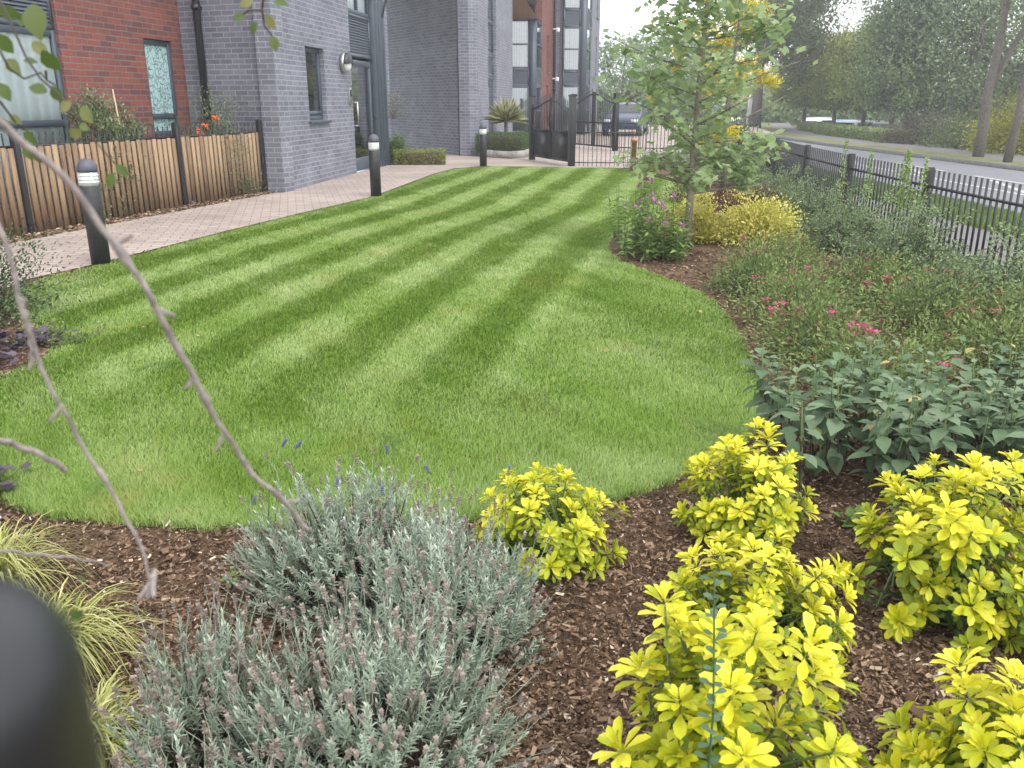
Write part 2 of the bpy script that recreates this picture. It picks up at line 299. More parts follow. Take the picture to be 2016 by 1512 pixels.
class Geo:
    def __init__(s): s.V, s.L, s.S, s.T, s.M, s.n = [], [], [], [], [], 0
    def add(s, V, faces, tint=.5, mi=0):
        V = np.asarray(V, float).reshape(-1, 3)
        for f in faces:
            s.L.append(np.asarray(f, int) + s.n); s.S.append([len(f)])
        s.T.append(np.broadcast_to(np.asarray(tint, float), (len(faces),))); s.M.append(np.full(len(faces), mi))
        s.V.append(V); s.n += len(V)
    def scatter(s, tm, P, T, N, Ln, W, tint, mi=0):
        tv, tf = tm; P = np.asarray(P, float); n = len(P)
        if n == 0: return
        T = unit(np.broadcast_to(T, (n, 3))); N = np.broadcast_to(np.asarray(N, float), (n, 3))
        B = np.cross(T, N); bad = np.linalg.norm(B, axis=1) < 1e-3
        B[bad] = np.cross(T[bad], [1, .3, .2]); B = unit(B); N2 = np.cross(B, T)
        Ln = np.broadcast_to(Ln, (n,))[:, None, None]; W = np.broadcast_to(W, (n,))[:, None, None]
        V = P[:, None] + tv[None, :, 0:1] * W * B[:, None] + tv[None, :, 1:2] * Ln * T[:, None] + tv[None, :, 2:3] * Ln * N2[:, None]
        k = len(tv); flat = np.concatenate([np.array(f) for f in tf]); sz = np.array([len(f) for f in tf])
        s.L.append((flat[None] + (np.arange(n) * k)[:, None] + s.n).ravel()); s.S.append(np.tile(sz, n))
        s.T.append(np.repeat(np.clip(np.broadcast_to(tint, (n,)), 0, 1), len(tf))); s.M.append(np.full(n * len(tf), mi))
        s.V.append(V.reshape(-1, 3)); s.n += n * k
    def stems(s, A, B, ra, rb, tint=.5, mi=0, bend=None):
        """many thin three sided stems A->B, bend = offset of the middle"""
        A = np.asarray(A, float); B = np.asarray(B, float); n = len(A)
        if n == 0: return
        C = (A + B) / 2 + (0 if bend is None else bend)
        D = unit(B - A); X = np.cross(D, [.31, .22, .9]); X = unit(X); Y = np.cross(D, X)
        ra = np.broadcast_to(ra, (n,)); rb = np.broadcast_to(rb, (n,)); V = []
        for Q, r in ((A, ra), (C, (ra + rb) / 2), (B, rb)):
            for a in (0, 2.094, 4.189): V.append(Q + (math.cos(a) * X + math.sin(a) * Y) * r[:, None])
        V = np.stack(V, 1)
        f = [[0, 1, 4, 3], [1, 2, 5, 4], [2, 0, 3, 5], [3, 4, 7, 6], [4, 5, 8, 7], [5, 3, 6, 8]]
        flat = np.array(f).ravel()
        s.L.append((flat[None] + (np.arange(n) * 9)[:, None] + s.n).ravel()); s.S.append(np.full(n * 6, 4))
        s.T.append(np.full(n * 6, .5) if np.isscalar(tint) else np.repeat(tint, 6)); s.M.append(np.full(n * 6, mi)); s.V.append(V.reshape(-1, 3)); s.n += n * 9
    def blades(s, P, lean, h, wd, tint, mi=0, droop=.0):
        """grass blades: lean (n,3) horizontal vector, in units of h"""
        n = len(P); side = unit(np.cross(lean + np.array([1e-4, 0, 0]), [0, 0, 1.])) * np.broadcast_to(wd, (n,))[:, None] / 2
        h = np.broadcast_to(h, (n,))[:, None]; up = np.array([0, 0, 1.])
        m = P + h * (up * .6 + lean * .35); t = P + h * (up * (1. - droop) + lean)
        V = np.stack([P - side, P + side, m + side * .8, t, m - side * .8], 1)
        flat = np.array([0, 1, 2, 4, 4, 2, 3])
        s.L.append((flat[None] + (np.arange(n) * 5)[:, None] + s.n).ravel()); s.S.append(np.tile([4, 3], n))
        s.T.append(np.repeat(np.clip(tint, 0, 1), 2)); s.M.append(np.full(n * 2, mi)); s.V.append(V.reshape(-1, 3)); s.n += n * 5
    def ribbon(s, P, d, h, reach, wd, tint, mi=0, seg=5, tipz=None):
        """arching strap leaves from P, outward direction d (n,3)"""
        n = len(P); t = np.linspace(0, 1, seg + 1); tip = np.broadcast_to(0.3 if tipz is None else tipz, (n,))
        h = np.broadcast_to(h, (n,)); reach = np.broadcast_to(reach, (n,)); wd = np.broadcast_to(wd, (n,))
        side = unit(np.cross(d, [0, 0, 1.])); rows = []
        for a in t:
            z = h * (4 * .55 * a * (1 - a * .55) * 1.0) * (1 - a ** 3 * (1 - tip))
            c = P + d * (reach * (a ** 1.2))[:, None]; c = c + np.outer(z, [0, 0, 1.])
            ww = (wd * (1 - a ** 2.2) * .5 + .0003)[:, None] * side
            rows += [c - ww, c + ww]
        V = np.stack(rows, 1); k = 2 * (seg + 1)
        f = [[2 * i, 2 * i + 1, 2 * i + 3, 2 * i + 2] for i in range(seg)]; flat = np.array(f).ravel()
        s.L.append((flat[None] + (np.arange(n) * k)[:, None] + s.n).ravel()); s.S.append(np.full(n * seg, 4))
        s.T.append(np.repeat(tint, seg)); s.M.append(np.full(n * seg, mi)); s.V.append(V.reshape(-1, 3)); s.n += n * k
    def box(s, a, b, tint=.5, mi=0):
        (x0, y0, z0), (x1, y1, z1) = a, b
        V = [(x, y, z) for z in (z0, z1) for y in (y0, y1) for x in (x0, x1)]
        s.add(V, [[0, 2, 3, 1], [4, 5, 7, 6], [0, 1, 5, 4], [2, 6, 7, 3], [0, 4, 6, 2], [1, 3, 7, 5]], tint, mi)
    def tube(s, pts, rad, sides=8, tint=.5, mi=0, cap=True):
        pts = np.asarray(pts, float); n = len(pts); rad = np.broadcast_to(rad, (n,))
        d = np.gradient(pts, axis=0) if n > 2 else np.repeat(pts[1:] - pts[:1], 2, 0); d = unit(d)
        ref = np.array([1., 0, 0]) if abs(d[0][0]) < .8 else np.array([0, 1., 0])
        V = []; x = ref
        for i in range(n):
            x = x - d[i] * np.dot(x, d[i]); x = x / max(1e-9, np.linalg.norm(x)); y = np.cross(d[i], x)
            for k in range(sides):
                a = 2 * math.pi * k / sides; V.append(pts[i] + rad[i] * (math.cos(a) * x + math.sin(a) * y))
        F = [[i * sides + k, i * sides + (k + 1) % sides, (i + 1) * sides + (k + 1) % sides, (i + 1) * sides + k] for i in range(n - 1) for k in range(sides)]
        if cap: F += [list(range(sides))[::-1], [(n - 1) * sides + k for k in range(sides)]]
        s.add(V, F, tint, mi)
    def prism(s, poly, z0, z1, tint=.5, mi=0):
        k = len(poly); V = [(x, y, z0) for x, y in poly] + [(x, y, z1) for x, y in poly]
        F = [list(range(k))[::-1], list(range(k, 2 * k))] + [[i, (i + 1) % k, k + (i + 1) % k, k + i] for i in range(k)]
        s.add(V, F, tint, mi)
    def lathe(s, prof, c=(0, 0), sides=20, tint=.5, mi=0):
        s.tube([(c[0], c[1], z) for r, z in prof], [r for r, z in prof], sides, tint, mi)
    def build(s, name, mats, parent=None, smooth=False, loc=None, rz=0):
        me = bpy.data.meshes.new(name); V = np.concatenate(s.V); L = np.concatenate(s.L).astype(np.int32)
        S = np.concatenate([np.asarray(x) for x in s.S]).astype(np.int32)
        me.vertices.add(len(V)); me.vertices.foreach_set('co', V.astype(np.float32).ravel())
        me.loops.add(len(L)); me.loops.foreach_set('vertex_index', L)
        me.polygons.add(len(S)); me.polygons.foreach_set('loop_start', np.concatenate([[0], np.cumsum(S)[:-1]]).astype(np.int32))
        me.polygons.foreach_set('loop_total', S)
        mats = mats if isinstance(mats, (list, tuple)) else [mats]
        for m in mats: me.materials.append(M[m] if isinstance(m, str) else m)
        me.polygons.foreach_set('material_index', np.concatenate(s.M).astype(np.int32))
        at = me.attributes.new('tint', 'FLOAT', 'FACE'); at.data.foreach_set('value', np.concatenate(s.T).astype(np.float32))
        if smooth: me.polygons.foreach_set('use_smooth', np.ones(len(S), bool))
        me.update(calc_edges=True); me.validate()
        o = bpy.data.objects.new(name, me); COL.objects.link(o)
        if parent: o.parent = parent
        if loc is not None: o.location = loc; o.rotation_euler = (0, 0, rz)
        return o
def bevel(o, w=.004, seg=2):
    m = o.modifiers.new('bevel', 'BEVEL'); m.width = w; m.segments = seg; m.limit_method = 'ANGLE'; return o
def rdir(n, zlo=-1, zhi=1):
    z = rng.uniform(zlo, zhi, n); a = rng.uniform(0, 2 * math.pi, n); r = np.sqrt(1 - z * z)
    return np.stack([r * np.cos(a), r * np.sin(a), z], 1)
def inpoly(P, poly):
    x, y = P[:, 0], P[:, 1]; ins = np.zeros(len(P), bool); k = len(poly); j = k - 1
    for i in range(k):
        xi, yi = poly[i]; xj, yj = poly[j]
        if yi != yj:
            c = ((yi > y) != (yj > y)) & (x < (xj - xi) * (y - yi) / (yj - yi) + xi); ins ^= c
        j = i
    return ins
def sheet(name, poly, z, mat, kind='structure'):
    g = Geo(); g.add([(x, y, z) for x, y in poly], [list(range(len(poly)))])
    o = g.build(name, mat); return tag(o, kind=kind)
def smooth_poly(p, it=2):
    for _ in range(it):
        q = []
        for i in range(len(p)):
            a, b = np.array(p[i]), np.array(p[(i + 1) % len(p)]); q += [tuple(a * .75 + b * .25), tuple(a * .25 + b * .75)]
        p = q
    return p

# camera rays, used only to read real positions off the photograph
CP, SP = math.cos(R(18.312)), math.sin(R(18.312))
def W3(x, y, t):
    """point at forward distance t along the ray of photo pixel x, y"""
    u = (x - 1008) / 1680; v = (756 - y) / 1680
    return np.array([u * t, (CP + v * SP) * t, CAMZ + (-SP + v * CP) * t])
def G3(x, y, z=0.):
    v = (756 - y) / 1680; return W3(x, y, (z - CAMZ) / (-SP + v * CP))

# ------------------------------------------------------------ ground, paths, road
FEN = [(4.25, -3), (4.3, 4), (4.36, 9.15), (4.47, 11.6), (4.68, 14.0), (5.0, 16.7), (5.32, 19.4), (5.72, 22.5), (6.1, 25.5), (6.8, 31), (7.8, 38)]
def fx(y): return np.interp(y, [p[1] for p in FEN], [p[0] for p in FEN])
gx = np.concatenate([[-500, -100, -30], np.arange(12, 40, 2.), [60, 120, 500]]); gy = np.concatenate([[-60, -20, 0], np.arange(20, 120, 5.), [200, 400, 900]])
X, Y = np.meshgrid(gx, gy); Z = -.32 - .8 * np.clip((X - 17.5 - .3 * np.clip(Y - 48, 0, 200)) / 5, 0, 1) ** 1.5
g = Geo(); nx = len(gx); F = [[j * nx + i, j * nx + i + 1, (j + 1) * nx + i + 1, (j + 1) * nx + i] for j in range(len(gy) - 1) for i in range(nx - 1)]
g.add(np.stack([X, Y, Z], -1), F); tag(g.build('ground', 'ground'), kind='structure')
# garden bed sheet: level, dipping to the fence
ys = np.arange(-3, 25.1, 1.); rows = []
for y in ys:
    f = float(fx(y)); rows += [(-16, y, 0), (f - 1.1, y, 0), (f - .4, y, -.07), (f + .02, y, -.17)]
g = Geo(); g.add(rows, [[j * 4 + i, j * 4 + i + 1, (j + 1) * 4 + i + 1, (j + 1) * 4 + i] for j in range(len(ys) - 1) for i in range(3)])
tag(g.build('planting_bed', 'soil'), kind='structure')
LAWN = [(-4.0, 6.3), (-4.21, 7.45), (-3.96, 8.19), (-3.4, 10.47), (-2.92, 12.16), (-2.24, 14.38), (-1.93, 16.76), (-1.64, 19.06), (-1.28, 20.5), (-0.65, 21.25),
        (0.51, 21.1), (1.47, 20.8), (2.58, 20.5), (3.1, 19.6), (3.35, 18.0), (3.3, 15.0), (2.95, 12.7), (2.3, 11.2), (1.6, 10.6), (1.15, 10.0), (1.02, 9.14), (1.03, 8.5), (1.28, 7.75), (1.46, 7.27), (1.6, 6.7), (1.58, 5.9),
        (1.48, 5.1), (1.4, 4.5), (1.25, 3.94), (.98, 3.5), (.7, 3.23), (.42, 3.04), (.1, 2.93), (-.3, 2.83), (-.9, 2.8), (-1.73, 2.87), (-2.0, 3.02), (-2.25, 3.3), (-2.7, 3.6), (-3.1, 4.1), (-2.98, 4.5),
        (-2.85, 4.9), (-3.0, 5.5), (-3.4, 5.9)]
LAWNS = smooth_poly(LAWN, 2)
sheet('lawn', LAWNS, .004, 'lawn_base')
PATH = [(-6.45, 5), (-6.28, 7.3), (-5.55, 10.15), (-4.78, 12.95), (-4.15, 15.0), (-3.93, 15.0), (-3.5, 19.6), (-3.3, 24), (-4.6, 32), (-4, 60), (16, 60), (13, 44), (7.2, 32), (5.9, 25.6), (5.4, 22.3), (4.0, 20.9)] + \
       [(2.75, 20.72), (1.5, 20.95), (.5, 21.22), (-.7, 21.4), (-1.36, 20.6), (-1.7, 19.1), (-2.0, 16.76), (-2.3, 14.38), (-2.98, 12.14), (-3.46, 10.45), (-4.02, 8.2), (-4.28, 7.45), (-4.2, 6.3), (-4.4, 5)]
sheet('path', PATH, .012, 'paving')
# pavement outside the fence, verge, kerbs, road
def strip(name, mat, ea, eb, z, kind='structure'):
    return sheet(name, list(ea) + list(eb)[::-1], z, mat, kind)
OUTF = [(fx(y) + .02, y) for y in np.arange(-3, 30, 1.5)]
PV1 = [(6.5, -3), (6.5, 12), (6.66, 16.6), (6.9, 20), (7.4, 26), (8.3, 30)]
RD0 = [(7.9, -3), (7.95, 14), (7.7, 19.4), (7.9, 30), (8.9, 40), (11.4, 55), (15.2, 75), (19, 90)]
RD1 = [(13.95, -3), (13.9, 24), (13.45, 38), (13.7, 48), (15.8, 60), (20, 76), (25, 90)]
def off(p, d): return [(x + d, y) for x, y in p]
strip('pavement', 'footway', OUTF, PV1, -.18)
strip('grass_verge', 'grass_far', PV1 + [(9.6, 42), (12.6, 60)], RD0[:6], -.176)
strip('road', 'asphalt', off(RD0, .1), off(RD1, -.1), -.29)
strip('far_verge', 'grass_far', off(RD1, .12), off([(15.1, -3), (15.0, 24), (14.6, 38), (15.0, 48), (17.5, 60), (22, 76), (27, 90)], 0), -.176)
strip('far_pavement', 'footway', off([(15.1, -3), (15.0, 24), (14.6, 38), (15.0, 48), (17.5, 60), (22, 76), (27, 90)], .02), off([(17.0, -3), (17.0, 24), (16.1, 38), (16.6, 48), (19, 60), (23.5, 76), (28.5, 90)], 0), -.18)
def kerb(pts, w_=.12):
    g = Geo(); V = []; 
    for x, y in pts: V += [(x - w_ / 2, y, -.4), (x + w_ / 2, y, -.4), (x + w_ / 2, y, -.17), (x - w_ / 2, y, -.17)]
    F = []
    for i in range(len(pts) - 1):
        for k in range(4): F.append([i * 4 + k, i * 4 + (k + 1) % 4, i * 4 + 4 + (k + 1) % 4, i * 4 + 4 + k])
    g.add(V, F); return tag(g.build('kerb', 'kerbstone'), kind='structure')
kerb(off(RD0, .04)); kerb(off(RD1, .02))
g = Geo(); zz = -.285
def dash(x0, y0, x1, y1, wd=.12):
    d = unit(np.array([x1 - x0, y1 - y0, 0.])); s_ = np.array([d[1], -d[0], 0]) * wd / 2
    a = np.array([x0, y0, zz]); b = np.array([x1, y1, zz]); g.add([a - s_, a + s_, b + s_, b - s_], [[0, 1, 2, 3]])
dash(10.3, 9, 10.35, 27, .14)
for y in np.arange(10, 46, 4.6): dash(11.75, y, 11.72, y + 3.0)
for y in np.arange(12, 44, 4.6): dash(10.5, y + 1.0, 11.5, y + 4.4, .14)
for y in np.arange(30, 50, 4.6): dash(10.35 + (y - 30) * .05, y, 10.4 + (y - 28) * .05, y + 2.6)
tag(g.build('road_markings', 'roadpaint'), kind='structure')

# ------------------------------------------------------------ lawn grass
def g_curve(Y): return np.interp(Y, [2.5, 4.32, 4.98, 6.04, 7.73, 9.45, 12.95, 18.27, 22], [-1.15, -.84, -.66, -.42, -.07, .35, 1.47, 2.62, 3.4])
PERM = rng.uniform(0, 6.28, 40)
def fbm(x, y, s):
    v = 0
    for i in range(5):
        f = s * 1.7 ** i; a = PERM[i]; v = v + np.sin(x * f * math.cos(a) + y * f * math.sin(a) + PERM[i + 5]) * np.sin(x * f * math.sin(a * 2.3) + y * f * math.cos(a * 1.7) + PERM[i + 11]) / (1.35 ** i)
    return v / 2.2
def lawn_grass():
    n = 2400000
    Y = 2.7 * (22 / 2.7) ** (rng.random(n) ** 1.12)
    X = rng.uniform(-1, 1, n) * np.minimum(4.5, .68 * Y + .6)
    P = np.stack([X, Y, np.full(n, .003)], 1); P = P[inpoly(P + np.stack([.022 * fbm(X * 9, Y * 9, 2.) + rng.normal(0, .008, n), .03 * fbm(X * 7 + 3, Y * 7, 2.) + rng.normal(0, .01, n), 0 * X], 1), LAWNS)]
    P = P[rng.random(len(P)) < np.minimum(1, 900000 / len(P))]; n = len(P); X, Y = P[:, 0], P[:, 1]
    per = .8 + .006 * (Y - 8)
    ph = (X - g_curve(Y) + .02 * np.sin(Y * 1.3) + .03 * fbm(X, Y, 3)) / per
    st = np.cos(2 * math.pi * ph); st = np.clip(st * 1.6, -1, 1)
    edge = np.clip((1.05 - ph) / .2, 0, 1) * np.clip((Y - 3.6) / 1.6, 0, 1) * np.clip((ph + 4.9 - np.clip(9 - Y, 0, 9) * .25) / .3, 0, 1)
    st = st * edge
    fb = fbm(X, Y, 2.1); fb2 = fbm(X + 9, Y - 4, 7.)
    wd = np.maximum(.0019, .00062 * Y) * rng.uniform(.7, 1.4, n)
    h = rng.uniform(.012, .027, n) * (1 + .25 * np.clip(fb, 0, 1) + .5 * np.clip((4.4 - Y) / 1.5, 0, 1))
    # the mower leaves blades lying away from or towards the camera
    a = rng.uniform(0, 2 * math.pi, n); sw = fbm(X - 3, Y, 1.4) * 2.2
    lean = np.stack([np.cos(a) * .8 + .3 * np.cos(sw), np.sin(a) * .8 + .32 * st + .3 * np.sin(sw) * (1 - abs(st)), np.zeros(n)], 1)
    tint = .48 + .082 * st + .13 * fb + .08 * fb2 + rng.normal(0, .06, n)  # stripe term bakes the mown bands' light and dark sheen into blade colour
    tint = tint + np.where(rng.random(n) < .012, .35, 0)
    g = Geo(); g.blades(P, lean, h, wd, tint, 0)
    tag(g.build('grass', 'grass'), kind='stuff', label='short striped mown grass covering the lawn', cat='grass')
lawn_grass()
def verge_grass():
    n = 60000; Y = rng.uniform(8, 30, n); X = rng.uniform(6.5, 7.9, n) + np.interp(Y, [8, 14, 30], [0, 0, .6]) * 0
    P = np.stack([X, Y, np.full(n, -.177)], 1); a = rng.uniform(0, 6.28, n)
    lean = np.stack([np.cos(a) * .5, np.sin(a) * .5, np.zeros(n)], 1)
    g = Geo(); g.blades(P, lean, rng.uniform(.03, .08, n), .001 * Y, .5 + .3 * fbm(X, Y, .8) + rng.normal(0, .12, n))
    tag(g.build('grass', 'verge'), kind='stuff', label='rough grass on the verge between pavement and road', cat='grass')
verge_grass()
def mulch():
    n = 330000
    Y = 1.0 * (9.0) ** (rng.random(n) ** 1.25); X = rng.uniform(-1, 1, n) * (.66 * Y + .5)
    P = np.stack([X, Y, rng.uniform(.002, .018, n)], 1)
    P = P[~inpoly(P, smooth_poly([(x * .985, y) for x, y in LAWN], 2)) & ~inpoly(P, PATH) & (P[:, 0] < 3.6)]; n = len(P)
    d = rdir(n, -.25, .4); N = rdir(n, .3, 1)
    L = rng.gamma(1.4, .0038, n) + .0025 + .0012 * P[:, 1]; t = rng.beta(1.6, 3.4, n) + .1 * fbm(P[:, 0], P[:, 1], 4); t = np.where(rng.random(n) < .02, rng.uniform(.85, 1, n), t)
    g = Geo(); g.scatter(CHIP, P, d, N, L * 1.3, L * rng.uniform(.15, .7, n), t)
    # the litter strip under the timber fence
    m = 5000; s_ = rng.random(m); Pf = np.array([[-6.28, 7.3, 0]]) * (1 - s_[:, None]) + np.array([[-4.2, 15.1, 0]]) * s_[:, None]
    Pf = Pf + np.stack([rng.uniform(-.12, .16, m), np.zeros(m), rng.uniform(.012, .03, m)], 1)
    g.scatter(CHIP, Pf, rdir(m, -.2, .3), rdir(m, .3, 1), .04, .022, rng.beta(2, 2.5, m))
    tag(g.build('bark_chips', 'chip'), kind='stuff', label='loose bark chips covering the planting bed', cat='mulch')
mulch()

# ------------------------------------------------------------ buildings
def frame_of(p0, p1):
    a = math.atan2(p1[1] - p0[1], p1[0] - p0[0]); return (p0[0], p0[1], 0), a, math.hypot(p1[0] - p0[0], p1[1] - p0[1])
def wall(name, p0, p1, z0, z1, mat, parent, opens=(), thick=.3, reveal=.12):
    """brick wall; local x along the wall, -y outward. opens: (x0, x1, z0, z1)"""
    loc, a, L = frame_of(p0, p1); xs = sorted({0, L} | {v for o in opens for v in o[:2]}); zs = sorted({z0, z1} | {v for o in opens for v in o[2:4]})
    xs = [x for x in xs if 0 <= x <= L]; zs = [z for z in zs if z0 <= z <= z1]; g = Geo()
    for i in range(len(xs) - 1):
        for j in range(len(zs) - 1):
            cx, cz = (xs[i] + xs[i + 1]) / 2, (zs[j] + zs[j + 1]) / 2
            if any(o[0] < cx < o[1] and o[2] < cz < o[3] for o in opens): continue
            a0, a1, b0, b1 = xs[i], xs[i + 1], zs[j], zs[j + 1]
            g.add([(a0, 0, b0), (a1, 0, b0), (a1, 0, b1), (a0, 0, b1)], [[0, 1, 2, 3]])
            g.add([(a0, thick, b0), (a1, thick, b0), (a1, thick, b1), (a0, thick, b1)], [[3, 2, 1, 0]])
    for x0, x1, b0, b1 in opens:
        for q in ([(x0, b0), (x0, b1)], [(x1, b1), (x1, b0)], [(x0, b1), (x1, b1)], [(x1, b0), (x0, b0)]):
            (u0, v0), (u1, v1) = q; g.add([(u0, 0, v0), (u1, 0, v1), (u1, thick, v1), (u0, thick, v0)], [[0, 1, 2, 3]])
    for x in (0, L): g.add([(x, 0, z0), (x, thick, z0), (x, thick, z1), (x, 0, z1)], [[0, 1, 2, 3]])
    g.add([(0, 0, z1), (L, 0, z1), (L, thick, z1), (0, thick, z1)], [[0, 1, 2, 3]])
    return g.build(name, mat, parent, loc=loc, rz=a)
def window(parent, fr, x0, x1, z0, z1, fw=.06, depth=.1, trans=(), mull=(), behind=None, glass='glass', sill=False, name='window', outset=0.0, dp=.05):
    loc, a = fr; g = Geo(); y0 = depth - outset; y1 = y0 + dp
    g.box((x0, y0, z0), (x0 + fw, y1, z1)); g.box((x1 - fw, y0, z0), (x1, y1, z1))
    g.box((x0 + fw, y0, z0), (x1 - fw, y1, z0 + fw)); g.box((x0 + fw, y0, z1 - fw), (x1 - fw, y1, z1))
    for t in trans: g.box((x0 + fw, y0 - .006, t - fw / 2), (x1 - fw, y1 + .002, t + fw / 2))
    for t in mull: g.box((t - fw / 2, y0 - .003, z0 + fw), (t + fw / 2, y1 + .004, z1 - fw))
    w_ = bevel(g.build(name, 'frame', parent, loc=loc, rz=a), .004, 1)
    p = Geo(); p.add([(x0 + fw * .5, y0 + .03, z0 + fw * .5), (x1 - fw * .5, y0 + .03, z0 + fw * .5), (x1 - fw * .5, y0 + .03, z1 - fw * .5), (x0 + fw * .5, y0 + .03, z1 - fw * .5)], [[0, 1, 2, 3]])
    if glass: p.build('pane', glass, w_)
    if behind:
        b = Geo(); yb = y0 + .062 if glass else y0 + .03
        nx_ = max(2, int((x1 - x0) / .03)); V = []; amp = .016 if behind == 'curtain' else .008
        for i in range(nx_ + 1):
            x = x0 + .02 + (x1 - x0 - .04) * i / nx_; yy = yb + amp * math.sin(i * .9) + amp * .5 * math.sin(i * .37)
            if behind in ('dark', 'film'): yy = yb
            V += [(x, yy, z0 + .02), (x, yy, z1 - .02)]
        b.add(V, [[2 * i, 2 * i + 2, 2 * i + 3, 2 * i + 1] for i in range(nx_)])
        b.build({'curtain': 'curtain', 'blind': 'blind', 'dark': 'room_backing', 'film': 'frosted_film'}[behind], behind if behind in M else 'dark', w_)
    if sill:
        s_ = Geo(); s_.box((x0 - .08, -.06, z0 - .05), (x1 + .08, y0 + .01, z0 - .004)); bevel(s_.build('sill', 'frame', w_))
    return w_
def louvre(parent, fr, x0, x1, z0, z1, y=.06, pitch=.05, fw=.06, name='louvre'):
    loc, a = fr; g = Geo()
    g.box((x0, y, z0), (x0 + fw, y + .06, z1)); g.box((x1 - fw, y, z0), (x1, y + .06, z1)); g.box((x0 + fw, y, z0), (x1 - fw, y + .06, z0 + fw)); g.box((x0 + fw, y, z1 - fw), (x1 - fw, y + .06, z1))
    z = z0 + fw
    while z < z1 - fw:
        g.add([(x0 + fw, y + .01, z), (x1 - fw, y + .01, z), (x1 - fw, y + .05, z + pitch * .95), (x0 + fw, y + .05, z + pitch * .95),
               (x0 + fw, y + .012, z - .008), (x1 - fw, y + .012, z - .008)], [[0, 1, 2, 3], [4, 5, 1, 0]], .5)
        z += pitch
    g.add([(x0 + .01, y + .058, z0 + .01), (x1 - .01, y + .058, z0 + .01), (x1 - .01, y + .058, z1 - .01), (x0 + .01, y + .058, z1 - .01)], [[0, 1, 2, 3]], .5, 1)
    return g.build(name, ['louvre', 'dark'], parent, loc=loc, rz=a)
def pipe(parent, x, y, z1, r=.045, brackets=(1.0, 2.6, 4.2)):
    g = Geo(); g.tube([(x, y, 0), (x, y, z1)], r, 14)
    for b in brackets: g.tube([(x, y, b), (x, y, b + .09)], r + .014, 14); g.box((x - .09, y - .02, b + .03), (x + .09, y + .06, b + .06))
    return g.build('drainpipe', 'pipe', parent, smooth=False)

near = empty('apartment_building', (-4, 15, 0), 0, 'red and grey brick apartment block with louvred entrance door beside the path', 'building')
NL = near.location
class Sub:  # walls are given in world coordinates; the root sits at the base
    pass
def fix(o, root):
    o.matrix_parent_inverse = root.matrix_basis.inverted() if False else o.matrix_parent_inverse
near.location = (0, 0, 0)
RC = (-5.65, 15.7); RS = (-7.3, 6.0); GC = (-3.93, 15.07); GE = (-3.02, 22.3)
LR = math.hypot(RC[0] - RS[0], RC[1] - RS[1])
ZT = 8.2
def rx(k): return LR - k
red_open = [(rx(6.6), rx(3.2), .25, 3.3), (rx(1.17), rx(.32), .95, 2.46)]
wall('red_wall', RS, RC, 0, ZT, 'red_brick', near, red_open)
frR = frame_of(RS, RC)[:2]
window(near, frR, rx(6.6), rx(3.2), .25, 2.42, .085, .04, trans=(1.22,), mull=(rx(4.9),), behind='curtain', glass='glass_clear')
louvre(near, frR, rx(6.6), rx(3.2), 2.422, 3.3, .04)
window(near, frR, rx(1.17), rx(.32), .95, 2.46, .085, .04, trans=(1.27,), behind='film', glass=None)
frG0 = frame_of(RC, GC)[:2]
wall('front_wall', RC, GC, 0, ZT, 'grey_brick', near)
o = pipe(near, -5.27, 15.48, ZT, .062, (1.1, 2.95, 4.7))
LG = math.hypot(GE[0] - GC[0], GE[1] - GC[1])
side_open = [(1.49, 2.5, 1.16, 2.46), (4.2, 6.5, 0.0, 5.6)]
wall('side_wall', GC, GE, 0, ZT, 'grey_brick', near, side_open)
frS = frame_of(GC, GE)[:2]
window(near, frS, 1.49, 2.5, 1.16, 2.46, .085, .09, behind='dark', glass='glass', sill=True)
g = Geo(); g.box((1.575, .085, 1.245), (2.415, .12, 1.33)); g.build('window_panel', 'frame', near, loc=frS[0], rz=frS[1])
# entrance: glazed door, louvre over it, glass above, ribbed side posts
d = Geo(); x0, x1 = 4.25, 5.95
d.box((x0, .08, .02), (x0 + .1, .14, 2.36)); d.box((x1 - .1, .08, .02), (x1, .14, 2.36)); d.box((x0 + .1, .08, 2.24), (x1 - .1, .14, 2.36)); d.box((x0 + .1, .08, .02), (x1 - .1, .14, .3))
door = bevel(d.build('door', 'frame', near, loc=frS[0], rz=frS[1]), .005, 1)
p = Geo(); p.add([(x0 + .05, .11, .2), (x1 - .05, .11, .2), (x1 - .05, .11, 2.3), (x0 + .05, .11, 2.3)], [[0, 1, 2, 3]]); p.build('pane', 'glass', door)
p = Geo(); p.box((x0 - .1, .9, 0), (x1 + .5, .95, 2.6)); p.build('room_backing', 'dark', door)
h = Geo(); h.tube([(4.45, -.02, .98), (4.45, -.02, 1.5)], .018, 10); h.tube([(4.45, .09, 1.0), (4.45, -.02, 1.0)], .014, 8); h.tube([(4.45, .09, 1.48), (4.45, -.02, 1.48)], .014, 8); h.build('handle', 'steel', door)
louvre(near, frS, 4.2, 6.02, 2.42, 3.28, .07, .055)
window(near, frS, 4.2, 6.02, 3.284, 5.6, .09, .07, mull=(5.1,), behind='curtain', glass='glass_clear')
g = Geo()
for k, xx in enumerate((6.03, 6.22, 6.4, 6.62)): g.box((xx, -.03 - .02 * k, 0), (xx + .085, .16, 5.6))
for zz_ in (1.1, 2.36, 3.6): g.box((6.03, -.0, zz_), (6.7, .12, zz_ + .09))
g.box((6.03, .165, 0), (6.7, .19, 5.6), .5, 1)
g.box((6.03, -.015, 0.0), (6.7, .15, .12))
bevel(g.build('side_screen', ['frame', 'louvre'], near, loc=frS[0], rz=frS[1]), .005, 1)
g = Geo(); g.box((4.2, .0, 0.014), (6.0, .1, .03)); g.build('threshold', 'steel', near, loc=frS[0], rz=frS[1])
wall('end_wall', GE, (-9.5, 23.6), 0, ZT, 'grey_brick', near)
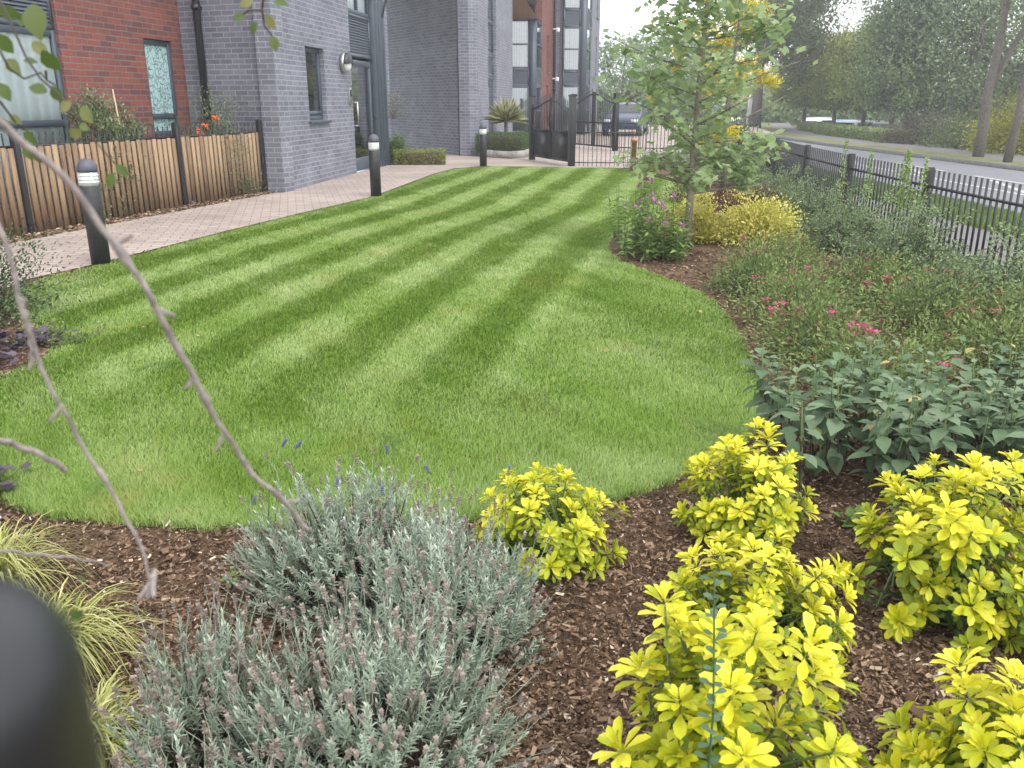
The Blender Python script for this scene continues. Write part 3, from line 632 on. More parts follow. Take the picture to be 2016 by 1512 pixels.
wall('rear_wall', (-9.5, 23.6), (-12, 6), 0, ZT, 'grey_brick', near)
g = Geo(); g.prism([RS, RC, GC, GE, (-9.5, 23.6), (-12, 6)], ZT + .004, ZT + .2); g.build('roof', 'louvre', near)
# entry phone on the wall
g = Geo(); g.box((3.9, -.035, 1.44), (4.06, 0.002, 1.78)); g.box((3.925, -.038, 1.6), (4.035, -.034, 1.74), .5, 1)
ph = bevel(g.build('entry_phone', ['steel', 'dark'], None, loc=frS[0], rz=frS[1]), .004); tag(ph, 'small steel entry phone panel on grey brick beside the glass door', 'entry phone')
# round bulkhead lamp
lampc = empty('wall_lamp', (GC[0] + 3.6 * math.cos(frS[1]), GC[1] + 3.6 * math.sin(frS[1]), 2.25), frS[1], 'round bulkhead lamp with half visor on grey brick wall beside the door', 'lamp')
def disc_lathe(prof, mat, name, parent, half=None, sides=28):
    g = Geo(); V = []; F = []
    a0, a1 = (0, 2 * math.pi) if half is None else half
    for y, r in prof:
        for k in range(sides + 1):
            a = a0 + (a1 - a0) * k / sides; V.append((r * math.cos(a), y, r * math.sin(a)))
    n_ = sides + 1
    F = [[i * n_ + k, i * n_ + k + 1, (i + 1) * n_ + k + 1, (i + 1) * n_ + k] for i in range(len(prof) - 1) for k in range(sides)]
    g.add(V, F); return g.build(name, mat, parent, smooth=True)
disc_lathe([(0, .0), (0, .19), (-.09, .19), (-.1, .17), (-.1, 0)], 'steel', 'lamp_base', lampc)
disc_lathe([(-.1, .165), (-.14, .155), (-.17, .11), (-.18, 0)], 'white', 'diffuser', lampc)
disc_lathe([(-.1, .195), (-.15, .19), (-.19, .15), (-.205, .0)], 'pipe', 'visor', lampc, (R(-8), R(188)))

far = empty('apartment_building', (0, 0, 0), 0, 'farther grey and red brick block with bay windows beyond the open passage', 'building')
K = (-1.2, 25.4); PL = (-4.6, 30.5); F2 = (.02, 35.0)
wall('passage_wall', PL, K, 0, ZT, 'grey_brick', far)
wall('facade_wall', K, F2, 0, ZT, 'grey_brick', far, [(3.5, 5.35, .3, 7.4)])
frF = frame_of(K, F2)[:2]
window(far, frF, 3.5, 5.35, 2.95, 7.4, .09, .1, trans=(3.95, 5.3), behind='dark')
louvre(far, frF, 3.5, 5.35, 2.3, 2.946, .1, .06)
window(far, frF, 3.5, 5.35, .3, 2.296, .09, .1, trans=(1.15,), behind='dark')
# drainpipe on the passage wall near the corner
dx = unit(np.array([PL[0] - K[0], PL[1] - K[1]])); pp = np.array(K) + dx * .42 + np.array([-.05, -.06]) * 1
pipe(far, pp[0], pp[1], ZT, .06, (1.25, 2.6, 4.4))
# first bay, red wall, second bay
def bay(xl, xr, yf, yb, skew, name_z, low='blind', up='blind', mid=None):
    fr = ((xl, yf, 0), 0.0); wdt = xr - xl; fr2 = frame_of((xr, yf), (xr + skew, yb)); L2 = fr2[2]; f2 = fr2[:2]
    for (z0, z1, k) in name_z:
        if k == 'w':
            tm = (z0 + z1) / 2
            window(far, fr, 0, wdt - .3, z0, z1, .07, .0, trans=(tm,), behind=up, dp=.08)
            window(far, f2, .02, L2, z0, z1, .07, .0, trans=(tm,), behind='dark', dp=.08)
        else:
            louvre(far, fr, 0, wdt - .3, z0, z1, .0, .075, name='louvre'); louvre(far, f2, .02, L2, z0, z1, 0, .075, name='louvre')
    g = Geo(); zt = name_z[-1][1]; g.box((wdt - .298, -.02, 0), (wdt, .1, zt)); g.build('corner_post', 'frame', far, loc=fr[0], rz=0)
bay(-.6, 1.0, 37, 39.0, .28, [(.15, 2.1, 'w'), (2.104, 2.78, 'l'), (2.784, 4.62, 'w')])
g = Geo(); g.add([(-.8, 36.9, 4.64), (1.05, 36.95, 4.64), (.3, 35.0, 5.36), (-.8, 35.0, 5.36), (1.3, 39.2, 4.64), (-.8, 39.2, 4.64)],
                 [[0, 1, 2, 3], [5, 4, 1, 0]], .5, 0)
g.prism([(-.8, 35.0), (.25, 35.0), (1.0, 37.0), (1.0, 39.0), (-.8, 39.)], 5.36, 5.9, .5, 1)
g.build('soffit', ['soffit', 'frame'], far)
wall('red_wall', (-.8, 39.45), (1.27, 39.3), 4.6, ZT, 'far_red', far)
REDA, REDB = (1.27, 39.0), (2.05, 43.4)
wall('red_wall', REDA, REDB, 0, ZT, 'far_red', far, [(1.6, 2.3, 2.75, 4.3), (1.6, 2.3, .6, 2.2)])
frf = frame_of(REDA, REDB)[:2]
for z0, z1 in ((2.75, 4.3), (.6, 2.2)): window(far, frf, 1.6, 2.3, z0, z1, .07, .1, behind='dark', sill=True)
pipe(far, 2.0, 42.6, ZT, .05, (2.0, 4.6))
wall('front_wall', (2.05, 42.6), (2.35, 42.6), 0, ZT, 'grey_brick', far)
bay(2.36, 3.45, 42.3, 43.6, .3, [(.05, 2.2, 'w'), (2.204, 2.85, 'l'), (2.854, 4.75, 'w'), (4.754, 5.5, 'l'), (5.504, 7.5, 'w')])
wall('end_wall', (3.78, 43.6), (4.62, 48.5), 0, ZT, 'grey_brick', far, [(2.6, 3.4, 2.85, 4.6), (2.6, 3.4, 5.5, 7.0)])
fre = frame_of((3.78, 43.6), (4.62, 48.5))[:2]
for z0, z1 in ((2.85, 4.6), (5.5, 7.0)): window(far, fre, 2.6, 3.4, z0, z1, .07, .1, behind='dark', sill=True)
wall('rear_wall', (4.62, 48.5), (-6, 50), 0, ZT, 'grey_brick', far)
wall('inner_wall', (-6, 50), PL, 0, ZT, 'grey_brick', far)
g = Geo(); g.prism([PL, K, F2, (.3, 36.8), (1.0, 36.9), (1.27, 39), REDB, (3.5, 42.2), (4.62, 48.5), (-6, 50)], ZT + .004, ZT + .2); g.build('roof', 'louvre', far)
# bridge over the passage that shades it
g = Geo(); g.prism([(-3.35, 22.4), (-1.3, 25.3), (-4.7, 30.4), (-9.4, 23.7)], 5.9, ZT); br = g.build('passage_bridge', 'grey_brick', far)
for (x, y, z, lb) in ((1.88, 41.9, 4.62, 'upper white security camera on the far red brick wall'), (1.86, 41.6, 2.5, 'lower white security camera on the far red brick wall')):
    g = Geo(); g.box((x - .02, y - .05, z - .02), (x + .22, y + .05, z + .03)); g.tube([(x + .2, y - .05, z - .1), (x + .2, y - .05, z + .06)], .09, 12)
    tag(bevel(g.build('security_camera', 'white'), .01), lb, 'camera', 'white cameras on the far wall')
# ------------------------------------------------------------ fences and gates
def post_box(g, x, y, z0, z1, w_=.06, rz=0, mi=0):
    c, s_ = math.cos(rz), math.sin(rz); h_ = w_ / 2
    g.prism([(x + c * a - s_ * b, y + s_ * a + c * b) for a, b in ((-h_, -h_), (h_, -h_), (h_, h_), (-h_, h_))], z0, z1, .5, mi)
tf = empty('timber_fence', (-5.67, 10.1, 0), 0, 'half round timber slat fence with black steel posts along the path', 'fence')
TP = [(-6.42, 7.3), (-5.67, 10.1), (-4.89, 12.93), (-4.27, 15.02)]
OX, OY = -5.67, 10.1
for i in range(len(TP) - 1):
    a, b = np.array(TP[i]), np.array(TP[i + 1]); d = unit(b - a); L = np.linalg.norm(b - a); nn = np.array([d[1], -d[0]])
    g = Geo(); n = int(L / .108)
    for k in range(n):
        c = a + d * (k + .5) * L / n - (OX, OY) - nn * .02; r = .043 + rng.uniform(-.004, .003); tv = rng.random(); zt = 1.0 + rng.uniform(-.012, .01)
        pr = [(c[0] + nn[0] * r * .55 * math.cos(t) + d[0] * r * math.sin(t), c[1] + nn[1] * r * .55 * math.cos(t) + d[1] * r * math.sin(t)) for t in np.linspace(-math.pi / 2, math.pi / 2, 6)]
        g.prism(pr, .02, zt, tv)
    g.build('timber_slats', 'timber', tf)
    g = Geo(); n = int(L / .108)
    for k in range(1, n):
        c = a + d * (k) * L / n - (OX, OY) + nn * -.052; post_box(g, c[0], c[1], .06, 1.16, .013, math.atan2(d[1], d[0]))
    for z in (.12, 1.005):
        p0_ = a - (OX, OY) - nn * .052; p1_ = b - (OX, OY) - nn * .052; g.tube([(p0_[0], p0_[1], z + .0), (p1_[0], p1_[1], z)], .017, 4)
    g.build('railing_bars', 'black_metal', tf)
for i, (x, y) in enumerate(TP):
    g = Geo(); post_box(g, x - OX, y - OY, 0, 1.2, .075, R(75)); g.box((x - OX - .03, y - OY - .03, 1.2), (x - OX + .03, y - OY + .03, 1.215)); bevel(g.build('post', 'black_metal', tf), .004)

rf = empty('railing_fence', (4.4, 10, 0), 0, 'long black vertical bar railing fence between the shrubs and the road', 'fence')
dists = [0]; ptsF = [(float(fx(y)), y) for y in np.arange(1.0, 33, .1)]
PY = [1.3, 4.0, 6.6, 9.15, 11.6, 14.0, 16.7, 19.4, 22.1, 24.8]
for i, y in enumerate(PY):
    g = Geo(); post_box(g, float(fx(y)) - 4.4, y - 10, -.3, .84, .08, 0); g.box((float(fx(y)) - 4.4 - .034, y - 10.034, .84), (float(fx(y)) - 4.4 + .034, y - 9.966, .853)); bevel(g.build('post', 'black_metal', rf), .004)
    if i == len(PY) - 1: break
    y2 = PY[i + 1]; x1_, x2_ = float(fx(y)), float(fx(y2)); L = math.hypot(x2_ - x1_, y2 - y); n = int(round(L / .105)); g = Geo()
    for k in range(1, n):
        t = k / n; post_box(g, x1_ + (x2_ - x1_) * t - 4.4, y + (y2 - y) * t - 10, -.18, .83, .017, 0)
    for z in (.66, -.08): g.tube([(x1_ - 4.4, y - 10, z), (x2_ - 4.4, y2 - 10, z)], .015, 4)
    g.build('railing_panel', 'black_metal', rf)

def arched_gate(label, A, B, top=1.5, rise=.22, panel=.8, solid=True, leaves=2, group=None):
    A = np.array(A, float); B = np.array(B, float); L = np.linalg.norm(B - A); a = math.atan2(B[1] - A[1], B[0] - A[0])
    r = empty('metal_gate', (A[0], A[1], 0), a, label, 'gate', group)
    for x in (0, L):
        g = Geo(); g.box((x - .07, -.07, 0), (x + .07, .07, top + .12)); g.box((x - .085, -.085, top + .12), (x + .085, .085, top + .15)); bevel(g.build('gate_post', 'black_metal', r), .006)
    def zt(x):
        u = (x / L - .5) * 2; return top + rise * (.5 + .5 * math.cos(math.pi * u)) if abs(u) < 1 else top
    edges = np.linspace(.09, L - .09, leaves + 1)
    for k in range(leaves):
        e0, e1 = edges[k] + .012, edges[k + 1] - .012; g = Geo()
        for x in (e0, e1 - .05): g.box((x, -.025, .1), (x + .05, .025, zt(x) - .1))
        g.box((e0 + .05, -.02, .1), (e1 - .05, .02, .15)); g.box((e0 + .05, -.02, panel - .025), (e1 - .05, .02, panel + .025))
        n = int((e1 - e0) / .105)
        for j in range(1, n):
            x = e0 + (e1 - e0) * j / n; g.box((x - .009, -.009, .15 if not solid else panel), (x + .009, .009, zt(x)))
        xs_ = np.linspace(e0, e1, 12); g.tube([(x, 0, zt(x) - .17) for x in xs_], .022, 4)
        lf = g.build('gate_leaf', 'black_metal', r)
        if solid:
            g = Geo(); g.box((e0 + .05, -.006, .15), (e1 - .05, .006, panel - .02)); g.build('gate_panel', 'black_metal', lf)
        g = Geo(); g.box(((e0 if k else e1) - .05, -.05, .9), ((e0 if k else e1) + .05, -.028, 1.15)); g.build('lock_box', 'black_metal', lf)
    return r
arched_gate('black arched double gate with solid lower panels beside the clipped hedge', (.54, 23.8), (1.44, 21.35), 1.5, .2, .8)
arched_gate('black arched barred gate standing farther back behind the low railing', (2.1, 30.6), (3.26, 28.05), 1.6, .3, .85, False)
lr = empty('low_railing', (1.5, 21.3, 0), 0, 'low thin bar railing between the gate post and the silver shrubs', 'railing')
LP = [(1.52, 21.32), (2.15, 21.25), (2.8, 21.3), (3.3, 21.9)]
for i in range(3):
    (xa, ya), (xb, yb) = LP[i], LP[i + 1]; L = math.hypot(xb - xa, yb - ya); n = int(L / .1); g = Geo()
    for k in range(n + 1): post_box(g, xa + (xb - xa) * k / n - 1.5, ya + (yb - ya) * k / n - 21.3, .0, .92, .012)
    for z in (.1, .8): g.tube([(xa - 1.5, ya - 21.3, z), (xb - 1.5, yb - 21.3, z)], .012, 4)
    g.build('railing_panel', 'black_metal', lr)
lr2 = empty('low_railing', (3.3, 28, 0), 0, 'thin bar railing running right from the farther gate behind the sapling', 'railing')
LP2 = [(3.35, 28.0), (4.3, 27.6), (5.3, 27.0), (6.4, 26.4), (7.2, 26.1)]
for i in range(4):
    (xa, ya), (xb, yb) = LP2[i], LP2[i + 1]; L = math.hypot(xb - xa, yb - ya); n = int(L / .11); g = Geo()
    for k in range(n + 1): post_box(g, xa + (xb - xa) * k / n - 3.3, ya + (yb - ya) * k / n - 28, .0, 1.0, .018)
    for z in (.12, .85): g.tube([(xa - 3.3, ya - 28, z), (xb - 3.3, yb - 28, z)], .016, 4)
    g.build('railing_panel', 'black_metal', lr2)

# ------------------------------------------------------------ bollard lights
M['bollard'] = plain('dark grey powder coated bollard', (.024, .026, .027), .5, 0, .5, 40, .1)
M['diffuser'] = plain('frosted bollard lens', (.7, .74, .74), .3, 0, .04)
M['cap'] = plain('blue grey bollard cap', (.075, .08, .1), .5, 0, .12, 20)
def bollard(loc, label):
    r = empty('bollard_light', loc, rng.uniform(0, 1), label, 'bollard light', 'bollard lights along the lawn edge')
    g = Geo(); g.lathe([(.088, 0), (.088, .745), (.084, .75)], sides=28); g.build('post', 'bollard', r)
    g = Geo(); g.lathe([(.082, .75), (.082, .875)], sides=28); g.build('diffuser', 'diffuser', r)
    g = Geo()
    for k in range(1, 4): z = .75 + k * .0315; g.lathe([(.083, z - .004), (.09, z - .004), (.09, z + .004), (.083, z + .004)], sides=28)
    for k in range(3):
        a = k * 2.09 + 5.2; g.tube([(.086 * math.cos(a), .086 * math.sin(a), .75), (.086 * math.cos(a), .086 * math.sin(a), .875)], .006, 6)
    g.build('louvre_ring', 'diffuser', r)
    g = Geo(); g.lathe([(.09, .875), (.091, .9)] + [(.091 * math.cos(t), .9 + .1 * math.sin(t)) for t in np.linspace(.15, 1.5, 9)], sides=28); g.build('cap', 'cap', r, True)
    return r
b1 = bollard((-3.98, 8.22, 0), 'nearest of the three bollard lights, large, its foot in the lawn edge')
b2 = bollard((-2.25, 14.4, 0), 'middle bollard light standing in front of the glass entrance door')
b3 = bollard((-.7, 21.45, 0), 'farthest bollard light in front of the planter beside the gate')
g = Geo(); g.lathe([(.06, 0), (.06, .66), (.075, .66), (.075, .7), (.058, .72), (.0005, .725)], sides=16)
tag(g.build('timber_post', 'orange_timber', None, loc=(2.72, 19.7, 0)), 'short orange round timber post at the far lawn corner', 'post')
# litter
g = Geo(); P = rng.uniform(-.07, .07, (14, 3)) * (1, 1, .5) + (0, 0, .05); g.add(P, [[0, 1, 2, 3], [3, 4, 5], [5, 6, 7, 8], [8, 9, 10], [10, 11, 12, 13], [1, 4, 9], [2, 7, 12]])
lt = G3(382, 404); tag(g.build('paper_scrap', 'white', None, loc=(lt[0] + .02, lt[1] - .1, .01)), 'crumpled scrap of white paper at the foot of the timber fence', 'litter')

# planter kerb
PK = [(-1.1, 26.0), (-.97, 25.45), (-.55, 24.6), (-.0, 24.15), (.35, 24.6), (.75, 26.5), (.95, 29.5)]
kb = Geo(); n = len(PK)
inner = [(x + (.05 if i < 3 else -.08), y + .13) for i, (x, y) in enumerate(PK)]
for i in range(n - 1):
    a, b, c, d_ = PK[i], PK[i + 1], inner[i + 1], inner[i]
    kb.prism([a, b, c, d_], 0.01, .2)
tag(kb.build('planter_kerb', 'concrete'), 'pale block kerb round the hedge planter by the gate', 'kerb')

# ------------------------------------------------------------ plants
def thing(name, loc, label, cat, group=None): return empty(name, loc, 0, label, cat, group)
def dome_pts(n, rx_, ry_, h, low=.15):
    d = rdir(n, -.15, 1); r = rng.uniform(.72, 1.05, n)[:, None]
    return d * r * (rx_, ry_, h * .82) + (0, 0, h * .12)
def shrub(name, loc, label, cat, group, rx_, ry_, h, n, ll, lw, mat, stem='stem_brown', clumps=40, tm=RHOMB, ragged=.16, tint=(.5, .22), inner=.25, upright=.35, parts=None):
    r = thing(name, loc, label, cat, group)
    C = dome_pts(clumps, rx_ * (1 - ragged * .6), ry_ * (1 - ragged * .6), h * (1 - ragged * .5)); C[:, 2] = np.maximum(C[:, 2], h * .06)
    C = C * rng.uniform(1 - ragged, 1 + ragged * .8, (clumps, 1))
    k = rng.integers(0, clumps, n); s_ = min(rx_, h) * .2
    P = C[k] + rng.normal(0, 1, (n, 3)) * (s_ * 1.15, s_ * 1.15, s_ * .9); far_ = rng.random(n) < inner; P[far_] = P[far_] * rng.uniform(.45, .95, (far_.sum(), 1)); P[:, 2] = np.abs(P[:, 2]) + .01
    T = unit(unit(P - (0, 0, h * .2)) * .8 + rdir(n) * .8 + (0, 0, upright)); N = unit(rdir(n, -.2, 1) + (0, 0, .6))
    ct = rng.normal(0, tint[1] * .8, clumps)
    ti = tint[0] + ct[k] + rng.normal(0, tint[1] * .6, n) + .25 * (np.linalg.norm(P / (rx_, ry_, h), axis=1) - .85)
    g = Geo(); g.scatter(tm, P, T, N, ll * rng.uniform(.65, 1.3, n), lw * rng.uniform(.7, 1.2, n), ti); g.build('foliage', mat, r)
    g = Geo(); m = min(clumps, 60); A = rng.normal(0, .06, (m, 3)) * (rx_, ry_, 0) * 2; g.stems(A, C[:m], max(.003, h * .008), .0015, bend=rng.normal(0, .04 * h, (m, 3)) * (1, 1, .3)); g.build('stems', stem, r)
    return r

# --- golden choisya bushes
def choisya(loc, r_, h, shoots, label, seed, lf=.068, lopsided=(0, 0)):
    global rng
    keep = rng; rng = np.random.default_rng(seed)
    r = thing('choisya_bush', loc, label, 'shrub', 'golden leaved bushes in the bark bed')
    d = rdir(shoots, -.05, 1); rad = rng.uniform(.6, 1.12, shoots)[:, None] * (1 + .16 * np.sin(d[:, 0:1] * 5 + seed) * np.cos(d[:, 1:2] * 6 + seed * 2))
    C = d * rad * (r_, r_, h * .86) + (0, 0, h * .1); C[:, 0] += lopsided[0] * rng.random(shoots); C[:, 1] += lopsided[1] * rng.random(shoots); C[:, 2] = np.maximum(C[:, 2], .05)
    base = rng.normal(0, .05, (shoots, 3)) * (1, 1, 0)
    g = Geo(); gs = Geo(); ax = unit(unit(C - (0, 0, h * .25)) + (0, 0, .75) + rdir(shoots) * .25)
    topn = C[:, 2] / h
    for (dn, cnt, el0, el1, sc, tb) in ((0.0, 5, 55, 72, .72, .86), (.004, 9, 12, 42, 1.0, .78), (.03, 8, -8, 22, 1.02, .62), (.075, 6, -20, 25, .82, .4), (.13, 5, -20, 30, .7, .2)):
        m = shoots * cnt; idx = np.repeat(np.arange(shoots), cnt); A = ax[idx]
        X_ = unit(np.cross(A, [.3, .5, .8])); Y_ = np.cross(A, X_)
        az = (np.tile(np.arange(cnt), shoots) * 2 * math.pi / cnt) + rng.uniform(0, 6.28, shoots)[idx] + rng.normal(0, .22, m); el = np.radians(rng.uniform(el0, el1, m))
        hd = np.cos(az)[:, None] * X_ + np.sin(az)[:, None] * Y_
        T = hd * np.cos(el)[:, None] + A * np.sin(el)[:, None]; N = A * np.cos(el)[:, None] - hd * np.sin(el)[:, None]
        size = rng.uniform(.72, 1.15, shoots)[idx]
        P = C[idx] - A * dn + T * .006
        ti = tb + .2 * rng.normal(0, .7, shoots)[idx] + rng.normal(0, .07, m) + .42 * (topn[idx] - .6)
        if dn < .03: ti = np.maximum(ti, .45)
        L = lf * sc * size * rng.uniform(.8, 1.15, m)
        g.scatter(OBOV, P, T, N, L, L * rng.uniform(.42, .52, m), ti)
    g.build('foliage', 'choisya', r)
    gs.stems(base, C - ax * .005, .006, .0025, bend=(0, 0, -.02) + rng.normal(0, .012, (shoots, 3))); gs.build('stems', 'stem_green', r)
    rng = keep; return r
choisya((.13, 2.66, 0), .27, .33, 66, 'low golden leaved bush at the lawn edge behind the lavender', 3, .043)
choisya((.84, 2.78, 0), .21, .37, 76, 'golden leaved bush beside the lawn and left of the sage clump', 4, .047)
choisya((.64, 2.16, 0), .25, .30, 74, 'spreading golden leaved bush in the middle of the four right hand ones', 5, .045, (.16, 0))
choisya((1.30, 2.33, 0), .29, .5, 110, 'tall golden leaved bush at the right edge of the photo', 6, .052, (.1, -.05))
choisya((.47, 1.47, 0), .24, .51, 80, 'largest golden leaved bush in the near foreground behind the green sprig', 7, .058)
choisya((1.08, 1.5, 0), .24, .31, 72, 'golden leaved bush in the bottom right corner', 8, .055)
M['greensprig'] = leafmat('blue green rounded leaf', [(0, (.05, .10, .045)), (1, (.13, .22, .11))], .5, .3, .35)
# green sprig in front
r = thing('green_sprig', tuple(np.array([.33, 1.16, 0])), 'single upright green sprig with rounded leaves before the golden bush', 'plant')
g = Geo(); pts = np.array([[0, 0, 0], [.01, .03, .3], [.0, .0, .6], [-.012, .02, .86]]); tt = np.linspace(0, 1, 14)
cur = np.stack([np.interp(tt, [0, .35, .7, 1], pts[:, i]) for i in range(3)], 1) * (1, 1, .93); g.tube(cur, np.linspace(.0035, .0012, 14), 6); g.build('stem', 'greensprig', r)
g = Geo(); m = 40; tpos = np.linspace(.42, .995, m); P = np.stack([np.interp(tpos, tt, cur[:, i]) for i in range(3)], 1); az = np.arange(m) * 2.4
T = np.stack([np.cos(az), np.sin(az), np.full(m, .35)], 1); g.scatter(OBOV, P, T, (0, 0, 1), rng.uniform(.018, .03, m), .017, rng.uniform(.1, .9, m)); g.build('foliage', 'greensprig', r)

# --- lavender
def lavender(loc, rx_, ry_, h, shoots, label, seed, heads=.35, headt=.5, tb=.5, purple=0):
    global rng
    keep = rng; rng = np.random.default_rng(seed); r = thing('lavender_bush', loc, label, 'lavender', 'grey lavender bushes in the near bed')
    d = rdir(shoots, .0, 1); rr = rng.uniform(.55, 1.08, (shoots, 1)); C = d * rr * (rx_, ry_, h * .88); C[:, 2] = C[:, 2] + h * .1 + rng.normal(0, .02, shoots)
    base = C * (.35, .35, 0) + rng.normal(0, .02, (shoots, 3)) * (1, 1, 0) + (0, 0, .02)
    ax = unit((C - base) * (1, 1, 1) + (0, 0, .12) + rdir(shoots) * .05)
    L = rng.uniform(.08, .15, shoots); g = Geo(); gs = Geo(); gf = Geo()
    gs.stems(base, C - ax * L[:, None] * .9, .004, .0022, mi=0, bend=rng.normal(0, .015, (shoots, 3)) - (0, 0, .02)); gs.stems(C - ax * L[:, None] * .95, C, .0022, .0012, mi=1)
    per = 30; idx = np.repeat(np.arange(shoots), per); k = np.tile(np.arange(per), shoots) / per; A = ax[idx]; P = C[idx] - A * (L[idx] * (1 - k))[:, None]
    X_ = unit(np.cross(A, [.3, .5, .8])); Y_ = np.cross(A, X_); az = np.tile(np.arange(per) % 2 * math.pi + (np.arange(per) // 2) * 1.57, shoots) + rng.normal(0, .3, len(idx))
    hd = np.cos(az)[:, None] * X_ + np.sin(az)[:, None] * Y_; el = np.radians(25 + 40 * k + rng.normal(0, 8, len(idx)))
    T = hd * np.cos(el)[:, None] + A * np.sin(el)[:, None]; N = A
    st = rng.normal(0, .16, shoots)
    ll = rng.uniform(.018, .032, len(idx)) * (1.05 - .35 * k)
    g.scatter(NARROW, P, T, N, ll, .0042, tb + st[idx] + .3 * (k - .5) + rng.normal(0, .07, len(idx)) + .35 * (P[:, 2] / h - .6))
    m = int(shoots * heads); j = rng.choice(shoots, m, replace=False); hl = rng.uniform(.05, .13, m); D = unit(ax[j] + rdir(m) * .25 + (0, 0, .2)); A0 = C[j] - ax[j] * .03; A1 = A0 + D * hl[:, None]
    gs.stems(A0, A1, .0011, .0009, mi=1, bend=rng.normal(0, .006, (m, 3)))
    q = 16; ii = np.repeat(np.arange(m), q); s_ = np.tile(np.arange(q), m); zz_ = (s_ // 4) * .007 - .004; aa = s_ * 1.57 + (s_ // 4) * .6
    X_ = unit(np.cross(D, [.3, .5, .8]))[ii]; Y_ = np.cross(D[ii], X_); hd = np.cos(aa)[:, None] * X_ + np.sin(aa)[:, None] * Y_
    P = A1[ii] + D[ii] * zz_[:, None]; gf.scatter(RHOMB, P, hd * .55 + D[ii] * .8, D[ii], .010, .008, headt + rng.normal(0, .2, len(ii)))
    g.build('foliage', 'lavender', r); gs.build('stems', ['stem_brown', 'lavender'], r); gf.build('flower_heads', 'lavhead', r)
    rng = keep; return r
lavender((-0.50, 2.42, 0), .40, .34, .38, 560, 'large grey lavender bush against the lawn edge', 21, .35)
lavender((-0.18, 2.12, 0), .28, .32, .40, 460, 'dense silver green lavender bush next to the low golden bush', 22, .45, .5, .6)
lavender((-0.32, 1.62, 0), .36, .32, .38, 460, 'grey lavender bush in the centre of the near foreground', 23, .7, .6, .52)
lavender((-0.74, 1.7, 0), .2, .3, .34, 170, 'sparse lavender bush with many dried heads beside the sedge tuft', 24, 1.0, .3, .4)
lavender((-0.58, 1.3, 0), .3, .2, .32, 170, 'lavender bush cut by the bottom edge beside the dark post', 25, .9, .3, .42)
# purple lavender flower stalks
pf = thing('lavender_flower_stalks', (-.4, 2.45, 0), 'tall thin lavender stalks tipped with purple flowers over the lawn edge', 'flowers')
gs = Geo(); gp = Geo()
for (px, py, t, bx, by) in ((560, 872, 2.75, -.1, 0), (588, 876, 2.75, -.14, 0), (762, 885, 2.7, .05, 0), (842, 925, 2.7, .06, 0), (752, 966, 2.65, .0, 0), (1002, 925, 2.6, -.02, 0), (664, 950, 2.6, 0, 0), (500, 985, 2.6, 0, 0)):
    tp = W3(px, py, t); tp[0] += .4; tp[1] -= 2.45; b_ = np.array([tp[0] + bx * .6, tp[1] - .05, .2]); c = (tp + b_) / 2 + (bx * .2, 0, .04)
    gs = Geo(); gp = Geo(); gs.tube([b_, c, tp], [.0016, .0014, .001], 5); D = unit(tp - c)
    m = 26; k = np.arange(m); hd = np.stack([np.cos(k * 2.4), np.sin(k * 2.4), np.zeros(m)], 1); gp.scatter(RHOMB, tp + D * ((k[:, None] // 5) * .006 - .014), hd * .9 + D * .5, D, .010, .007, .5)
    gs.build('stem', 'stem_green', pf); gp.build('flower', 'purple', pf)

# --- sage like clump with big felted leaves
def sage(loc, rx_, ry_, n, h, label, seed):
    global rng
    keep = rng; rng = np.random.default_rng(seed); r = thing('sage_clump', loc, label, 'perennial', 'felted sage clumps')
    B = rng.uniform(-1, 1, (n, 2)) * (rx_, ry_); B = np.concatenate([B, np.zeros((n, 1))], 1); hh = h * rng.uniform(.78, 1.1, n)
    Tp = B * (1.12, 1.12, 1) + np.stack([rng.normal(0, .035, n), rng.normal(0, .035, n), hh], 1)
    gs = Geo(); g = Geo(); mid = B + (Tp - B) * .62; gs.stems(B, mid, .0042, .0036, mi=0); gs.stems(mid, Tp, .0036, .0026, mi=1)
    for lev, (f, size, el) in enumerate(((.34, .8, -35), (.5, 1.1, -22), (.64, 1.15, -12), (.78, 1.0, 0), (.9, .8, 12), (.99, .5, 25))):
        for sgn in (0, 1):
            m = n; P = B + (Tp - B) * (f + rng.normal(0, .025, (m, 1))); az = rng.uniform(0, 6.28, n) if lev == 0 and sgn == 0 else az0 + lev * 1.57 + sgn * math.pi + rng.normal(0, .25, n)
            if lev == 0 and sgn == 0: az0 = az
            e = np.radians(el + rng.normal(0, 14, m)); T = np.stack([np.cos(az) * np.cos(e), np.sin(az) * np.cos(e), np.sin(e)], 1)
            P = P + T * (1, 1, 0) * .014; L = .088 * size * rng.uniform(.72, 1.2, m)
            okm = rng.random(m) < (.7 if lev == 0 else .97)
            N = unit(np.stack([-np.cos(az) * np.sin(e), -np.sin(az) * np.sin(e), np.cos(e)], 1) + rdir(m) * .25)
            g.scatter(OVATE, P[okm], T[okm], N[okm], L[okm], (L * .62)[okm], (.5 + rng.normal(0, .16, m) + (lev - 3) * .04)[okm] + (rng.random(okm.sum()) < .012) * .6)
    g.build('foliage', 'phlomis', r); gs.build('stems', ['stem_brown', 'stem_green'], r); rng = keep
sage((1.48, 3.3, 0), .36, .36, 64, .45, 'grey green broad leaved clump behind the golden bushes, nearest the lawn', 31)
sage((2.17, 3.3, 0), .36, .42, 62, .44, 'grey green broad leaved clump at the right edge of the photo', 32)

